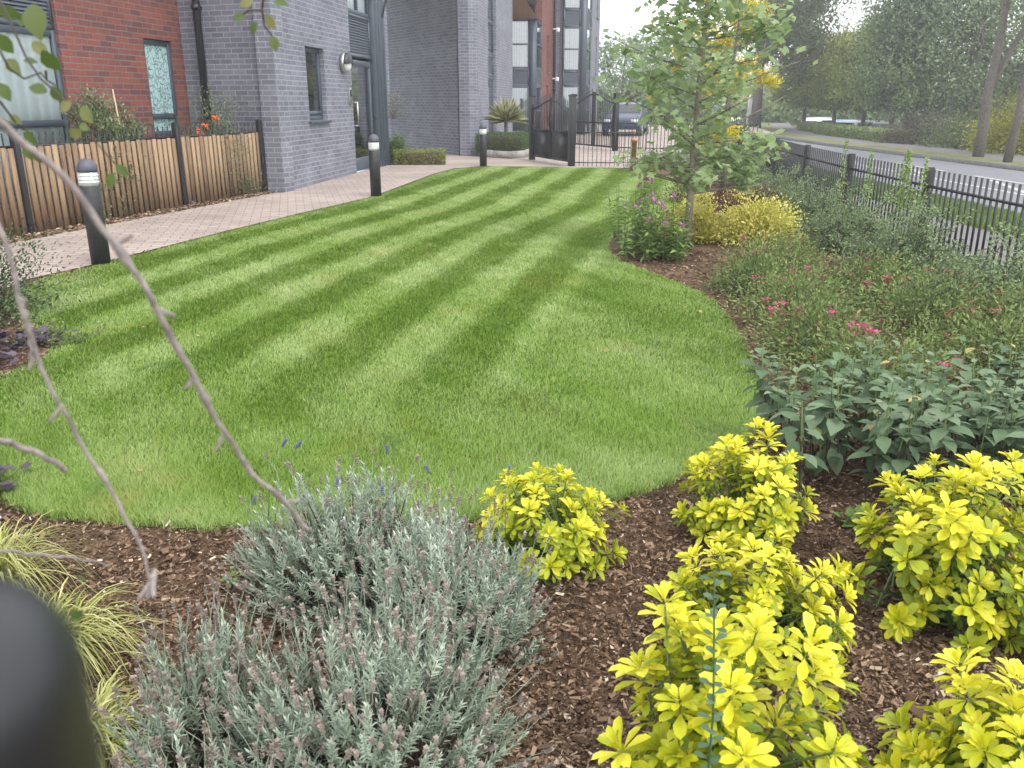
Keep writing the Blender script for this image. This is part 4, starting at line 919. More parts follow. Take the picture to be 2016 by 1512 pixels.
# --- spirea mounds
SPIR = [((1.95, 4.25, 0), .42, .4, .40, 'low spirea with bright pink flowers touching the back of the sage clump'), ((1.85, 5.05, 0), .36, .42, .36, 'spirea mound with pink flowers on the lawn curve'),
      ((2.0, 5.95, 0), .4, .45, .36, 'spirea mound with several pink flower heads beside the widest bend of the lawn'), ((2.0, 6.9, 0), .38, .45, .34, 'green spirea mound between the pink flowers and the young tree'),
      ((2.75, 4.6, 0), .45, .45, .44, 'spirea mound at the right edge before the railing'), ((2.8, 5.6, 0), .45, .5, .42, 'reddish spirea mound midway between lawn and railing'),
      ((2.8, 6.7, 0), .45, .5, .38, 'brownish spirea mound in front of the railing with faded heads'), ((2.45, 7.9, 0), .45, .5, .34, 'spirea mound in front of the yellow variegated shrubs'),
      ((3.3, 5.1, 0), .4, .5, .46, 'spirea mound with one tall pink flower near the railing')]
def flat_heads(r, n, rx_, ry_, h, mat, name, size=.022, zof=.03):
    d = rdir(n, .35, 1); C = d * (rx_ * .95, ry_ * .95, h * .86) + (0, 0, h * .12 + zof); q = 26
    for c in C:
        g = Geo(); sc = rng.uniform(.7, 1.3); P = c + rng.normal(0, 1, (q, 3)) * (size * .7, size * .7, size * .16) * sc
        g.scatter(RHOMB, P, rdir(q, 0, .6), rdir(q, .5, 1), .013, .013, rng.random(q)); g.stems(np.repeat(c[None] - (0, 0, .06), 6, 0), P[:6], .0012, .0008); g.build(name, mat, r)
for i, (loc, a, b, h, lab) in enumerate(SPIR):
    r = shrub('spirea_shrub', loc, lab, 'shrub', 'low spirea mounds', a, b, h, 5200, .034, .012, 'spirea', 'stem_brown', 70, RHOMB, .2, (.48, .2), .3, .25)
    flat_heads(r, 14, a, b, h, 'spireahead', 'faded_flower_head', .02)
    flat_heads(r, [3, 5, 5, 1, 1, 1, 1, 1, 2][i], a, b, h, 'pink', 'flower_head', .024, .045)

# --- turtlehead clumps with lilac flowers
def chelone(loc, rx_, ry_, n, h, label):
    r = thing('flowering_perennial', loc, label, 'perennial', 'lilac flowered clumps'); B = np.concatenate([rng.uniform(-1, 1, (n, 2)) * (rx_, ry_), np.zeros((n, 1))], 1)
    hh = h * rng.uniform(.55, 1.05, n); Tp = B * (1.25, 1.25, 1) + np.stack([rng.normal(0, .04, n), rng.normal(0, .04, n), hh], 1); gs = Geo(); gs.stems(B, Tp, .004, .0025); gs.build('stems', 'stem_green', r); g = Geo()
    lv = 13
    for k in range(lv):
        for sgn in (0, 1):
            f = .12 + .84 * k / lv; P = B + (Tp - B) * f; az = (k * 1.57 + sgn * math.pi) + np.arange(n) * 1.3 + rng.normal(0, .3, n); e = np.radians(rng.normal(5, 18, n)); T = np.stack([np.cos(az) * np.cos(e), np.sin(az) * np.cos(e), np.sin(e)], 1)
            L = .1 * (1.15 - .55 * f) * rng.uniform(.7, 1.2, n); g.scatter(FOLD, P, T, unit(rdir(n, .3, 1) + (0, 0, 1)), L, L * .36, .5 + .3 * (f - .5) + rng.normal(0, .15, n))
    g.build('foliage', 'chelone', r); q = 16
    for j in range(0, n, 3):
        gf = Geo(); P = Tp[j] + rng.normal(0, 1, (q, 3)) * (.011, .011, .014); gf.scatter(FOLD, P, rdir(q, 0, 1), rdir(q), .026, .021, rng.random(q)); gf.build('flower_head', 'lilac', r)
chelone((1.26, 8.75, 0), .17, .45, 34, .72, 'tall clump of lilac pink flowers at the lawn side of the young tree')
chelone((1.52, 8.5, 0), .16, .32, 26, .62, 'lilac pink flowered clump right in front of the young tree trunk')

# --- yellow variegated and maroon shrubs
kw = dict(tm=FOLD)
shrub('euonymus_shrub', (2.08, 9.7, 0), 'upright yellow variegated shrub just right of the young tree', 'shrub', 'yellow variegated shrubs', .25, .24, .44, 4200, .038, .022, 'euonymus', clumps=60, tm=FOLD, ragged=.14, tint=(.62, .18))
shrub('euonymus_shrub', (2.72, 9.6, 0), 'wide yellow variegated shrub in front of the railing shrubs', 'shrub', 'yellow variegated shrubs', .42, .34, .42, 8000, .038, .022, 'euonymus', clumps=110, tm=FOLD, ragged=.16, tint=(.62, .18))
shrub('euonymus_shrub', (1.85, 10.3, 0), 'small pale yellow shrub partly behind the young tree trunk', 'shrub', 'yellow variegated shrubs', .2, .2, .3, 1000, .034, .018, 'euonymus', clumps=25, tm=FOLD, tint=(.5, .2))
shrub('euonymus_shrub', (2.62, 12.0, 0), 'bright yellow shrub tip poking out of the maroon shrubs', 'shrub', 'yellow variegated shrubs', .2, .2, .42, 1100, .04, .022, 'euonymus', clumps=18, tm=FOLD, tint=(.75, .12))
shrub('euonymus_shrub', (3.3, 12.6, 0), 'small yellow shrub behind the maroon shrub near the railing', 'shrub', 'yellow variegated shrubs', .22, .2, .42, 1000, .04, .022, 'euonymus', clumps=18, tm=FOLD, tint=(.6, .15))
shrub('berberis_shrub', (2.75, 11.3, 0), 'maroon leaved shrub just behind the yellow variegated shrubs', 'shrub', 'maroon shrubs', .34, .3, .42, 2600, .026, .016, 'berberis', clumps=45)
shrub('berberis_shrub', (3.4, 11.8, 0), 'maroon leaved shrub beside the railing shrubs', 'shrub', 'maroon shrubs', .32, .3, .42, 2200, .026, .016, 'berberis', clumps=40)
shrub('berberis_shrub', (2.95, 13.6, 0), 'farthest maroon leaved shrub under the young tree crown', 'shrub', 'maroon shrubs', .5, .5, .55, 2600, .03, .018, 'berberis', clumps=45)

# --- arching small leaved shrubs along the railing
def coton(loc, rx_, ry_, h, n, label, up=10):
    r = thing('cotoneaster_shrub', loc, label, 'shrub', 'small leaved shrubs along the railing'); ns = 150
    d = rdir(ns, .0, 1); tip = d * rng.uniform(.75, 1.15, (ns, 1)) * (rx_, ry_, h); base = rng.normal(0, .2, (ns, 3)) * (rx_, ry_, 0)
    u = rng.choice(ns, up, replace=False); tip[u] = base[u] * 1.6 + np.stack([rng.normal(.12, .12, up), rng.normal(0, .2, up), h * rng.uniform(1.15, 1.5, up)], 1)
    mid = (base + tip) / 2 + (0, 0, h * .22); gs = Geo(); gs.stems(base, tip, .005, .0015, bend=(0, 0, h * .22)); gs.build('stems', 'stem_brown', r)
    k = rng.integers(0, ns, n); t = rng.random(n)[:, None] ** .7; P = base[k] * (1 - t) ** 2 + 2 * t * (1 - t) * (mid[k] + (0, 0, h * .1)) + t ** 2 * tip[k] + rng.normal(0, .024, (n, 3)); P[:, 2] = np.abs(P[:, 2])
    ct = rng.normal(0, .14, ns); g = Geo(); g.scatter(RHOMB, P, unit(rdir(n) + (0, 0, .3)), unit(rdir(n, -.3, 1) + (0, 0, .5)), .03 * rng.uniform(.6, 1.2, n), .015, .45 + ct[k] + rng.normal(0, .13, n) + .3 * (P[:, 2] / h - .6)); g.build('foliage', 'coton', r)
for (x, y, a, b, h, lab) in ((3.6, 4.3, .5, .8, .36, 'small leaved shrub nearest the camera against the railing'), (3.45, 6.0, .62, .9, .46, 'small leaved shrub arching into the nearest visible railing bay'),
                       (3.5, 7.6, .65, .9, .5, 'small leaved shrub climbing the railing beside the pink spirea'), (3.6, 9.2, .65, .9, .46, 'small leaved shrub with tall shoots at the first whole railing post'),
                       (3.75, 11.0, .7, 1., .42, 'small leaved shrub behind the wide yellow variegated shrub'), (3.9, 13.0, .75, 1.1, .42, 'small leaved shrub between the second and third railing posts'),
                       (4.1, 15.4, .8, 1.3, .45, 'small leaved shrub on the railing right of the young tree crown'), (4.4, 18.2, .8, 1.5, .5, 'small leaved shrub at the far end of the railing')):
    coton((x, y, 0), a, b, h, 13000, lab, 14)
for (x, y, h_, lab, i_) in ((4.15, 8.6, .98, 'thin green shoot climbing through the nearest railing bay', 1), (4.28, 9.3, 1.0, 'leafy shoot covering the nearest whole railing post', 2), (4.4, 11.4, 1.02, 'thin leafy shoot at the second railing post', 3), (4.3, 10.3, .95, 'small leafy shoot between the two nearest railing posts', 4)):
    r = thing('climbing_shoot', (x - .1, y, 0), lab, 'plant', 'leafy shoots on the railing'); n = 700 if i_ == 2 else 260; t = rng.random(n); sp_ = (.1 if i_ == 2 else .045) * (1.1 - t)
    P = np.stack([rng.normal(0, 1, n) * sp_, rng.normal(0, 1, n) * sp_ * 1.6, t * h_], 1); g = Geo(); g.scatter(RHOMB, P, unit(rdir(n) + (0, 0, .4)), rdir(n, 0, 1), .036, .02, rng.uniform(.3, 1, n)); g.build('foliage', 'chelone', r)
    g = Geo(); g.tube([(0, 0, 0), (.01, .02, h_ * .5), (0, 0, h_)], [.005, .003, .001], 5); g.build('stem', 'stem_brown', r)

# --- silver shrub at the far corner, weeds
shrub('silver_shrub', (3.5, 20.6, 0), 'low silvery variegated shrub behind the orange timber post', 'shrub', 'silvery shrubs', .8, .5, .42, 2600, .07, .03, 'silver', clumps=50, tint=(.55, .25))
shrub('silver_shrub', (4.6, 19.9, 0), 'low silvery variegated shrub under the young tree crown', 'shrub', 'silvery shrubs', .9, .6, .5, 2600, .07, .03, 'silver', clumps=50, tint=(.5, .25))
shrub('green_shrub', (5.6, 24.2, 0), 'round green shrub behind the low railing and the young tree', 'shrub', None, 1.0, 1.0, 1.0, 3500, .1, .05, 'boxhedge', clumps=60, tint=(.6, .2))
for (px, py, s_, lab) in ((1690, 1040, .1, 'small green weed in the bark before the sage clump'), (1590, 1235, .09, 'small dark green weed under the spreading golden bush'), (480 * 1 - 20, 1150, .05, 'tiny green seedling in the bare bark left of the lavender')):
    p_ = G3(px, py); r = thing('weed', (p_[0], p_[1], 0), lab, 'weed'); n = 26; P = np.abs(rng.normal(0, 1, (n, 3))) * (0, 0, s_ * .3) + rng.normal(0, s_ * .3, (n, 3)) * (1, 1, 0) + (0, 0, .01); g = Geo(); g.scatter(OVATE, P, rdir(n, -.1, .6), unit(rdir(n, .3, 1) + (0, 0, 1)), s_ * .5, s_ * .34, .5 + rng.normal(0, .2, n)); g.build('foliage', 'chelone', r)
    g = Geo(); m = 8; g.stems(np.zeros((m, 3)), P[:m], .0015, .001); g.build('stems', 'stem_green', r)

g = Geo(); n = 46; P = np.stack([rng.uniform(-3, 1.6, n), rng.uniform(2.9, 13, n), rng.uniform(.028, .04, n)], 1); P = P[inpoly(P, LAWNS)]; n = len(P)
g.scatter(OVATE, P, rdir(n, -.1, .2), unit(rdir(n, .3, 1) + (0, 0, 1)), rng.uniform(.02, .045, n), rng.uniform(.012, .026, n), rng.uniform(.3, 1, n)); tag(g.build('fallen_leaves', 'fallen'), kind='stuff', label='a few small dry leaves scattered over the lawn', cat='leaves')
# --- sedge tufts
def sedge(loc, n, h, reach, label, seed):
    global rng
    keep = rng; rng = np.random.default_rng(seed); r = thing('sedge_tuft', loc, label, 'ornamental grass', 'yellow sedge tufts'); a = rng.uniform(0, 6.28, n); d = np.stack([np.cos(a), np.sin(a), np.zeros(n)], 1)
    g = Geo(); g.ribbon(rng.normal(0, .028, (n, 3)) * (1, 1, 0), d, h * rng.uniform(.5, 1.2, n), reach * rng.uniform(.35, 1.15, n), .0048 * rng.uniform(.6, 1.3, n), np.clip(rng.normal(.52, .25, n), 0, 1), seg=8, tipz=.15)
    g.build('blades', 'sedge', r); rng = keep
sedge((-1.27, 2.0, 0), 420, .22, .3, 'arching yellow striped sedge tuft beside the dark post', 41)
sedge((-1.62, 2.35, 0), 360, .24, .3, 'yellow striped sedge tuft at the left edge of the photo', 42)
sedge((-1.0, 1.66, 0), 300, .16, .24, 'lower yellow striped sedge tuft partly hidden by the dark post', 43)

# --- left edge plants
def heuchera(loc, rx_, ry_, n, label):
    r = thing('heuchera_plant', loc, label, 'perennial', 'dark purple leaved plants'); P = rng.normal(0, .5, (n, 3)) * (rx_, ry_, 0) + np.stack([np.zeros(n), np.zeros(n), rng.uniform(.05, .17, n)], 1)
    a = rng.uniform(0, 6.28, n); T = np.stack([np.cos(a), np.sin(a), rng.normal(-.1, .25, n)], 1); g = Geo(); L = .05 * rng.uniform(.7, 1.3, n); P[:, 2] *= .6; g.scatter(LOBED, P, T, unit(rdir(n, .4, 1) + (0, 0, 1)), L, L * 1.05, rng.random(n)); g.build('foliage', 'heuchera', r)
    g = Geo(); B = P * (.5, .5, 0); g.stems(B, P, .002, .0015); g.build('stems', 'stem_brown', r)
heuchera((-3.25, 4.75, 0), .28, .3, 300, 'dark purple leaved plant below the left hand green shrub'); heuchera((-2.13, 2.93, 0), .1, .28, 220, 'dark purple leaved plant at the near left lawn corner')
heuchera((-3.15, 5.3, 0), .25, .2, 90, 'dark purple leaved plant at the left lawn notch')
shrub('green_shrub', (-3.85, 6.0, 0), 'dark green bushy shrub cut by the left edge beside the path', 'shrub', None, .5, .5, .78, 5200, .03, .016, 'evergreen', clumps=70, tint=(.5, .22), ragged=.22)
shrub('ground_cover_plant', (-3.05, 5.45, 0), 'thin reddish ground cover plant spreading onto the lawn', 'plant', None, .36, .3, .1, 700, .03, .014, 'spirea', clumps=20, tint=(.75, .25), ragged=.3)
# --- plants along the building
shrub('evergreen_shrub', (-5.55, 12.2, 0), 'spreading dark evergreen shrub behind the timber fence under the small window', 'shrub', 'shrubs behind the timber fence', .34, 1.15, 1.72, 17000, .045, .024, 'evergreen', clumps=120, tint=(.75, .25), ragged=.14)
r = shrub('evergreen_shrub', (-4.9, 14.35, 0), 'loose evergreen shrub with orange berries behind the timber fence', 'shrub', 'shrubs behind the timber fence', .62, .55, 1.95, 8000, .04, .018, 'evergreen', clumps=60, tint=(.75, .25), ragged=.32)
g = Geo()
for cxx, cyy, czz in ((.1, -.4, 1.14), (.0, -.45, 1.06), (.22, -.3, 1.25), (.05, -.5, .99)):
    for _ in range(16):
        c = np.array([cxx, cyy, czz]) + rng.normal(0, 1, 3) * (.028, .028, .02); g.add(c + np.array([[0, 0, .02], [.02, 0, 0], [0, .02, 0], [-.02, 0, 0], [0, -.02, 0], [0, 0, -.02]]), [[0, 1, 2], [0, 2, 3], [0, 3, 4], [0, 4, 1], [5, 2, 1], [5, 3, 2], [5, 4, 3], [5, 1, 4]])
    g.build('berry_cluster', 'orange', r); g = Geo()
g = Geo(); g.tube([(-5.35, 12.3, .2), (-5.42, 12.25, 1.66)], [.012, .01], 8); tag(g.build('bamboo_cane', 'cane'), 'pale bamboo cane standing in the dark evergreen shrub', 'cane')
def hedge(name, loc, sx, sy, h, n, mat, label, ll=.03, rz=0, grp=None):
    r = empty(name, loc, rz, label, 'hedge', grp); P = rng.uniform(-1, 1, (n, 3)); f = rng.integers(0, 5, n)
    P[f == 0, 0] = 1; P[f == 1, 0] = -1; P[f == 2, 1] = -1; P[f == 3, 1] = 1; P[f == 4, 2] = 1; P[:, 2] = P[:, 2] * .5 + .5
    P = P * (sx / 2, sy / 2, h) + rng.normal(0, .022, (n, 3)); P[:, 2] = np.maximum(P[:, 2], .01)
    g = Geo(); g.scatter(RHOMB, P, unit(rdir(n) + (0, 0, .7)), rdir(n, -.2, 1), ll * rng.uniform(.7, 1.3, n), ll * .55, .55 + rng.normal(0, .25, n)); g.build('foliage', mat, r)
    g = Geo(); g.box((-sx / 2 + .06, -sy / 2 + .06, 0.02), (sx / 2 - .06, sy / 2 - .06, h - .05)); g.build('branches', 'stem_brown', r); return r
hedge('box_hedge', (-2.3, 21.95, 0), 1.2, .5, .34, 5000, 'yellowhedge', 'low golden green clipped hedge beside the entrance screen', .035, R(6))
shrub('green_shrub', (-2.85, 22.0, 0), 'taller leafy shrub at the entrance screen end of the low hedge', 'shrub', None, .28, .3, .75, 1800, .06, .028, 'boxhedge', clumps=30, tint=(.65, .2))
r = shrub('climbing_plant', (-2.92, 22.15, 1.1), 'sparse climbing stems with tiny leaves high on the entrance screen', 'plant', None, .35, .3, .9, 260, .045, .025, 'evergreen', clumps=14, ragged=.4, tint=(.8, .2))
hedge('box_hedge', (-.25, 25.75, .1), 1.3, 1.6, .5, 9000, 'boxhedge', 'square dark green hedge in the kerbed planter under the cordyline', .04, R(-8))
r = thing('cordyline_plant', (-.18, 26.4, .3), 'spiky cream and green cordyline above the planter hedge', 'cordyline'); n = 190; d = rdir(n, -.25, 1); P0 = np.zeros((n, 3)) + (0, 0, .65); g = Geo()
L = rng.uniform(.45, .72, n); g.scatter(NARROW, P0 + d * .06, d * L[:, None] + (0, 0, .08), unit(rdir(n, 0, 1)), L, .045, rng.random(n)); g.build('blades', 'cordyline', r)
g = Geo(); g.tube([(0, 0, -.2), (0, 0, .62)], [.06, .05], 10); g.build('stem', 'bark_grey', r)

# ------------------------------------------------------------ young tulip tree
def tree_limb(g, a, b, r0, r1, sag=.0, seg=5, sides=6):
    a = np.array(a, float); b = np.array(b, float); t = np.linspace(0, 1, seg + 1)[:, None]; pts = a + (b - a) * t + np.sin(t * math.pi) * np.array([rng.normal(0, .03), rng.normal(0, .03), sag]) * np.linalg.norm(b - a)
    g.tube(pts, np.linspace(r0, r1, seg + 1), sides); return pts
r = thing('tulip_tree', (1.87, 9.12, 0), 'young tulip tree with lobed leaves and slim trunk in the shrub bed', 'tree')
g = Geo(); tr_x = [(0, 0, 0), (.0, .0, .6), (.02, .02, 1.5), (.05, 0, 2.6), (.06, 0, 4.2)]; g.tube(tr_x, [.046, .038, .03, .02, .008], 10)
nb = 40; tips = []; LPp = []
for i in range(nb):
    z0 = .62 + 3.0 * (i / nb) ** 1.1; a = i * 2.4 + rng.uniform(-.4, .4); rad = (.95 if z0 < 2.3 else .95 - (z0 - 2.3) * .3) * rng.uniform(.65, 1.1); rise = rng.uniform(.15, .5) * (.4 if z0 < 1 else 1)
    b = np.array([rad * math.cos(a), rad * math.sin(a), z0 + rise]); pts = tree_limb(g, (.02, 0, z0), b, .013, .003, -.02); tips.append(b)
    for k in range(3):
        j = rng.integers(2, 5); c = pts[j] + rdir(1, -.3, .6)[0] * rng.uniform(.18, .38); q = tree_limb(g, pts[j], c, .005, .0015, 0, 3, 4); LPp += list(q)
    LPp += list(pts[1:])
for (bx_, by_, bz_) in ((.85, -.1, 1.05), (.7, .2, .95), (.6, -.2, .85), (.8, 0, 1.2), (.5, -.2, .7), (-.6, -.2, .95), (-.4, .1, .8), (.85, .1, 1.95), (.7, -.1, 2.2)):
    LPp += list(tree_limb(g, (0, 0, bz_ - .12), (bx_, by_, bz_), .012, .003, -.02, 7)[2:]) * 2
g.build('trunk', 'bark_pale', r)
LPp = np.array(LPp); n = 3500; P = LPp[rng.integers(0, len(LPp), n)] + rng.normal(0, .075, (n, 3)); P = P[(P[:, 2] > .62 + .25 * np.sin(P[:, 0] * 6) ** 2) & ~((P[:, 2] > 1.22) & (P[:, 2] < 2.0) & (P[:, 0] > .3) & ((P[:, 2] < 1.6) | (rng.random(n) < .7)))]; n = len(P); a = rng.uniform(0, 6.28, n)
T = np.stack([np.cos(a), np.sin(a), rng.normal(-.45, .45, n)], 1); N = unit(rdir(n, .1, 1) + (0, 0, .8)); L = rng.uniform(.05, .105, n); g = Geo(); g.scatter(LOBED, P, T, N, L, L * 1.1, rng.normal(.5, .2, n) * .9 + (rng.random(n) < .012) * .6); g.build('crown', 'tulip', r)

# golden leaved tree behind
r = thing('golden_tree', (3.2, 13.2, 0), 'young tree with bright yellow leaf sprays behind the tulip tree', 'tree'); g = Geo(); g.tube([(0, 0, 0), (-.05, 0, 1.2), (.05, 0, 2.6), (0, 0, 4.2)], [.035, .03, .02, .008], 8)
CL = [(1425, 145, .30), (1468, 135, .2), (1500, 150, .2), (1440, 160, .22), (1480, 120, .16), (1410, 130, .16), (1420, 270, .22), (1435, 262, .18), (1405, 290, .16), (1450, 40, .25), (1480, 20, .3), (1420, 90, .2), (1440, 75, .22), (1395, 180, .16), (1470, 60, .16), (1385, 60, .22), (1340, 100, .14), (1330, 130, .12), (1512, 160, .14)]
gl = Geo()
for px, py, s_ in CL:
    c = W3(px, py, 13.4) - (3.2, 13.2, 0) + (0, rng.uniform(-.3, .3), 0); tree_limb(g, (0, 0, max(.8, c[2] - .5)), c, .01, .003, .02); m = int(8000 * s_ * s_) + 90
    P = c + rng.normal(0, 1, (m, 3)) * (s_ * .5, s_ * .5, s_ * .33); gl.scatter(FOLD, P, unit(rdir(m) + (0, 0, -.1)), rdir(m, 0, 1), .042, .024, rng.random(m))
g.build('trunk', 'bark_grey', r); gl.build('crown', 'goldleaf', r)

# ------------------------------------------------------------ large trees
def big_tree(loc, label, trunk_h, tr, blobs, n, ls, mat, lean=(0, 0), cat='tree', bark='bark_grey', limbs=None, name='tree', trunk_pts=None, group='trees beyond the road'):
    r = thing(name, loc, label, cat, group); g = Geo(); z0 = loc[2]
    if trunk_pts is None: trunk_pts = [(0, 0, -.3), (lean[0] * .3, lean[1] * .3, trunk_h * .4), (lean[0], lean[1], trunk_h)]; rr = [tr * 1.25, tr, tr * .75]
    else: rr = np.linspace(tr * 1.25, tr * .6, len(trunk_pts))
    g.tube(trunk_pts, rr, 12); top = np.array(trunk_pts[-1], float)
    PP = []; TI = []; TT = []
    tot = sum(b[3] * b[4] * b[5] for b in blobs)
    for (cx, cy, cz, rx_, ry_, rz_) in blobs:
        m = int(n * (rx_ * ry_ * rz_) / tot); K_ = max(14, int(m / 70)); d = rdir(K_); C = np.array([cx, cy, cz]) + d * (rx_, ry_, rz_) * (rng.uniform(.45, 1.0, (K_, 1)) ** .6)
        for j in rng.choice(K_, min(K_, 9), replace=False): tree_limb(g, top * (1, 1, rng.uniform(.75, 1.)), C[j], tr * .35, tr * .06, .03)
        k = rng.integers(0, K_, m); s_ = (rx_ + rz_) / 2 * .16; P = C[k] + rng.normal(0, 1, (m, 3)) * (s_, s_, s_ * .75); ct = rng.normal(0, .2, K_)
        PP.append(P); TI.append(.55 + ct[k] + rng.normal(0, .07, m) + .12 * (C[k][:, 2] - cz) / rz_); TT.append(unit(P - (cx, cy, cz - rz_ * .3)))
    P = np.concatenate(PP); T = np.concatenate(TT); ti = np.concatenate(TI)
    if name == 'hornbeam_tree': q_ = P[:, 2] > 1.95; P, T, ti = P[q_], T[q_], ti[q_]
    m = len(P)
    N_ = unit(T * .7 + (0, 0, .75) + rdir(m) * .5); T = unit(T * .3 + rdir(m) + (0, 0, -.3)); gl = Geo(); gl.scatter(RHOMB, P, T, N_, ls * rng.uniform(.6, 1.4, m), ls * .65, ti)
    g.build('trunk', bark, r); gl.build('crown', mat, r); return r
for i, (px, D, lab, mat, zt) in enumerate(((1583, 58, 'leftmost rounded yellow green tree beyond the road hedge', 'tree_hornbeam', 5.6), (1642, 55, 'second rounded yellow green tree from the left behind the hedge', 'tree_hornbeam', 5.3),
                                     (1700, 50, 'rounded green tree above the dark parked cars', 'tree_hornbeam', 5.7), (1757, 46, 'rightmost rounded tree of the row, its skirt over the brown bush', 'tree_mid', 6.6))):
    x = (px - 1008) / 1680 * D * .955; h = (zt - .3) / 2
    big_tree((x, D, -1.), lab, 2.6, .13, [(0, 0, 2.1 + h * .9, 2.1, 2.0, h * .9), (.1, 0, 1.2 + h * 1.5, 1.2, 1.2, h * .62), (0, 0, 3.0, 2.3, 2.2, .8)], 17000, .15, mat, name='hornbeam_tree', group='row of rounded trees behind the hedge')
big_tree((15.15, 55.5, -.2), 'tall dark tree with straight bare trunk beside the bend of the road', 5, .3, [(1.4, 1, 9.0, 4.3, 3.6, 4.0), (.2, 0, 6.2, 3.3, 3, 1.6), (2.6, 0, 5.5, 2.2, 2.4, 2.4), (3.8, 4, 9, 2, 2, 3)], 20000, .22, 'tree_dark', name='oak_tree')
big_tree((7.6, 62, -.2), 'grey green tree just right of the far apartment block', 2, .3, [(0, 0, 2.9, 3.2, 3, 2.9), (2.4, 2, 2.3, 2, 2, 2.2)], 7000, .26, 'tree_grey', name='willow_tree')
big_tree((12.2, 70, -.2), 'distant tree behind the tulip tree crown', 2.5, .3, [(0, 0, 3.6, 3.6, 3, 3.4)], 5000, .3, 'tree_mid')
big_tree((17.2, 86, -.2), 'distant green tree above the road bend', 2.5, .3, [(0, 0, 4.6, 4, 3, 3.8)], 5000, .34, 'tree_dark')
big_tree((24, 92, -.2), 'distant tree behind the red parasol', 2.5, .3, [(0, 0, 3.8, 5, 3, 3.6), (4.5, -6, 4, 4, 3, 4)], 6500, .34, 'tree_mid')
big_tree((20.9, 47, -.9), 'tall drooping grey green tree right of the rounded row', 6, .3, [(-.6, -2, 6.5, 2.6, 2.4, 6.2), (.5, 1, 12, 3, 3, 3.5), (-1.6, -3, 9, 1.9, 1.8, 3.6), (-1.9, -2, 8.5, 2.2, 2, 4.2)], 36000, .15, 'tree_grey', name='willow_tree')
big_tree((22.9, 45, -.9), 'dark tree filling the gap behind the leaning trunk', 6, .3, [(-.6, 0, 4.2, 2.8, 2.4, 3.6), (0, 3, 8, 3.2, 2.6, 2.6)], 15000, .17, 'tree_dark')
big_tree((25.6, 50, -.9), 'tall tree with thin rusty foliage against the sky', 7, .25, [(0, 0, 11, 4.5, 3, 4), (3, 0, 14, 4, 3, 3)], 5500, .24, 'tree_brown')
big_tree((27.2, 47, -.9), 'dense dark tree behind the right hand trunks', 5, .35, [(-1, 0, 4.5, 4, 3, 3.8), (3, 0, 6, 4, 3, 5)], 11000, .25, 'tree_dark')
big_tree((14.9, 28.2, -.18), 'thick bare forking trunk at the far kerb with a high dark crown', 9, .14, [(2.0, .5, 6.6, 2.4, 3, 1.3), (-.4, 1, 7.4, 1.8, 2.4, 1.3), (4.0, 0, 7.5, 3, 3, 2)], 9000, .15, 'tree_mid',
         trunk_pts=[(0, 0, -.2), (.02, 0, .8), (-.02, 0, 1.9), (.12, .1, 3.0), (.2, .2, 4.6), (.3, .3, 6.6)], name='sycamore_tree')
g = Geo(); g.tube([(14.92, 28.25, 1.75), (15.35, 28.4, 2.7), (15.95, 28.5, 3.9), (16.8, 28.6, 6)], [.1, .085, .07, .05], 8); g.V[0] = g.V[0] - (14.9, 28.2, -.18); lt_ = [o for o in bpy.data.objects if o.name.startswith('sycamore_tree')][0]; g.build('forked_limb', 'bark_grey', lt_)
big_tree((14.4, 25.6, -.18), 'slimmer trunk with a pale tag at the right edge beside the road', 7, .105, [(1.6, 0, 6.4, 1.8, 2.2, 1.3), (3, 1, 6.2, 2, 2, 1.6)], 4500, .13, 'tree_mid',
         trunk_pts=[(0, 0, -.2), (.1, 0, 1.4), (.2, 0, 3.2), (.5, .2, 5.5), (.8, .4, 6.6)], name='sycamore_tree')
def bush(loc, rx_, ry_, h, n, ls, mat, lab, name='roadside_bush'): return shrub(name, loc, lab, 'bush', 'bushes beyond the road', rx_, ry_, h, n, ls, ls * .55, mat, clumps=70, ragged=.25, tint=(.55, .2))
bush((17.6, 30.5, -.2), 1.7, 1.4, 1.95, 6500, .11, 'bush_yellow', 'large yellow green bush behind the leaning trunk'); bush((19.6, 31.5, -.2), 1.7, 1.4, 1.9, 5000, .11, 'bush_yellow', 'yellow green bush at the right edge beyond the road')
bush((17.6, 34.6, -.2), 1.3, 1.4, 1.25, 4200, .09, 'tree_dark', 'dark green bush between the yellow bush and the brown bush'); bush((17.4, 37.2, -.2), 1.5, 1.3, 1.25, 4200, .09, 'bush_brown', 'purple brown bush at the end of the roadside hedge')
bush((16.6, 38.0, -.2), .9, .8, .7, 1500, .08, 'tree_brown', 'low rusty bush before the purple brown bush')
for (x, y, l_, lab) in ((16.75, 41, 5.2, 'clipped roadside hedge in front of the dark parked cars'), (17.0, 46.3, 5.2, 'clipped roadside hedge in front of the white and blue cars'), (18.0, 52, 6, 'far end of the clipped roadside hedge near the tall trunk')):
    hedge('roadside_hedge', (x, y, -.2), 1.1, l_, .46, 6000, 'tree_mid', lab, .1, R(-4), 'roadside hedges')
hedge('roadside_hedge', (22.5, 84, -.2), 6, 2, 1.0, 3000, 'boxhedge', 'low green hedge beyond the road bend under the parasol', .2, R(20), 'roadside hedges')
for k, (x, y, a, b, h) in enumerate(((34, 62, 9, 3, 9), (26, 78, 8, 3, 4), (8, 96, 12, 3, 3.5), (20, 108, 14, 3, 4.5), (38, 90, 12, 3, 9))):
    big_tree((x, y, -1.0), ['tall wood filling the right background', 'trees beyond the car park', 'low distant trees beyond the far block', 'distant treeline beyond the road bend', 'high trees far behind the car park'][k], 2, .3, [(0, 0, h * .5, a, b, h * .5)], 8000, .42, 'tree_dark' if k % 2 == 0 else 'tree_mid')
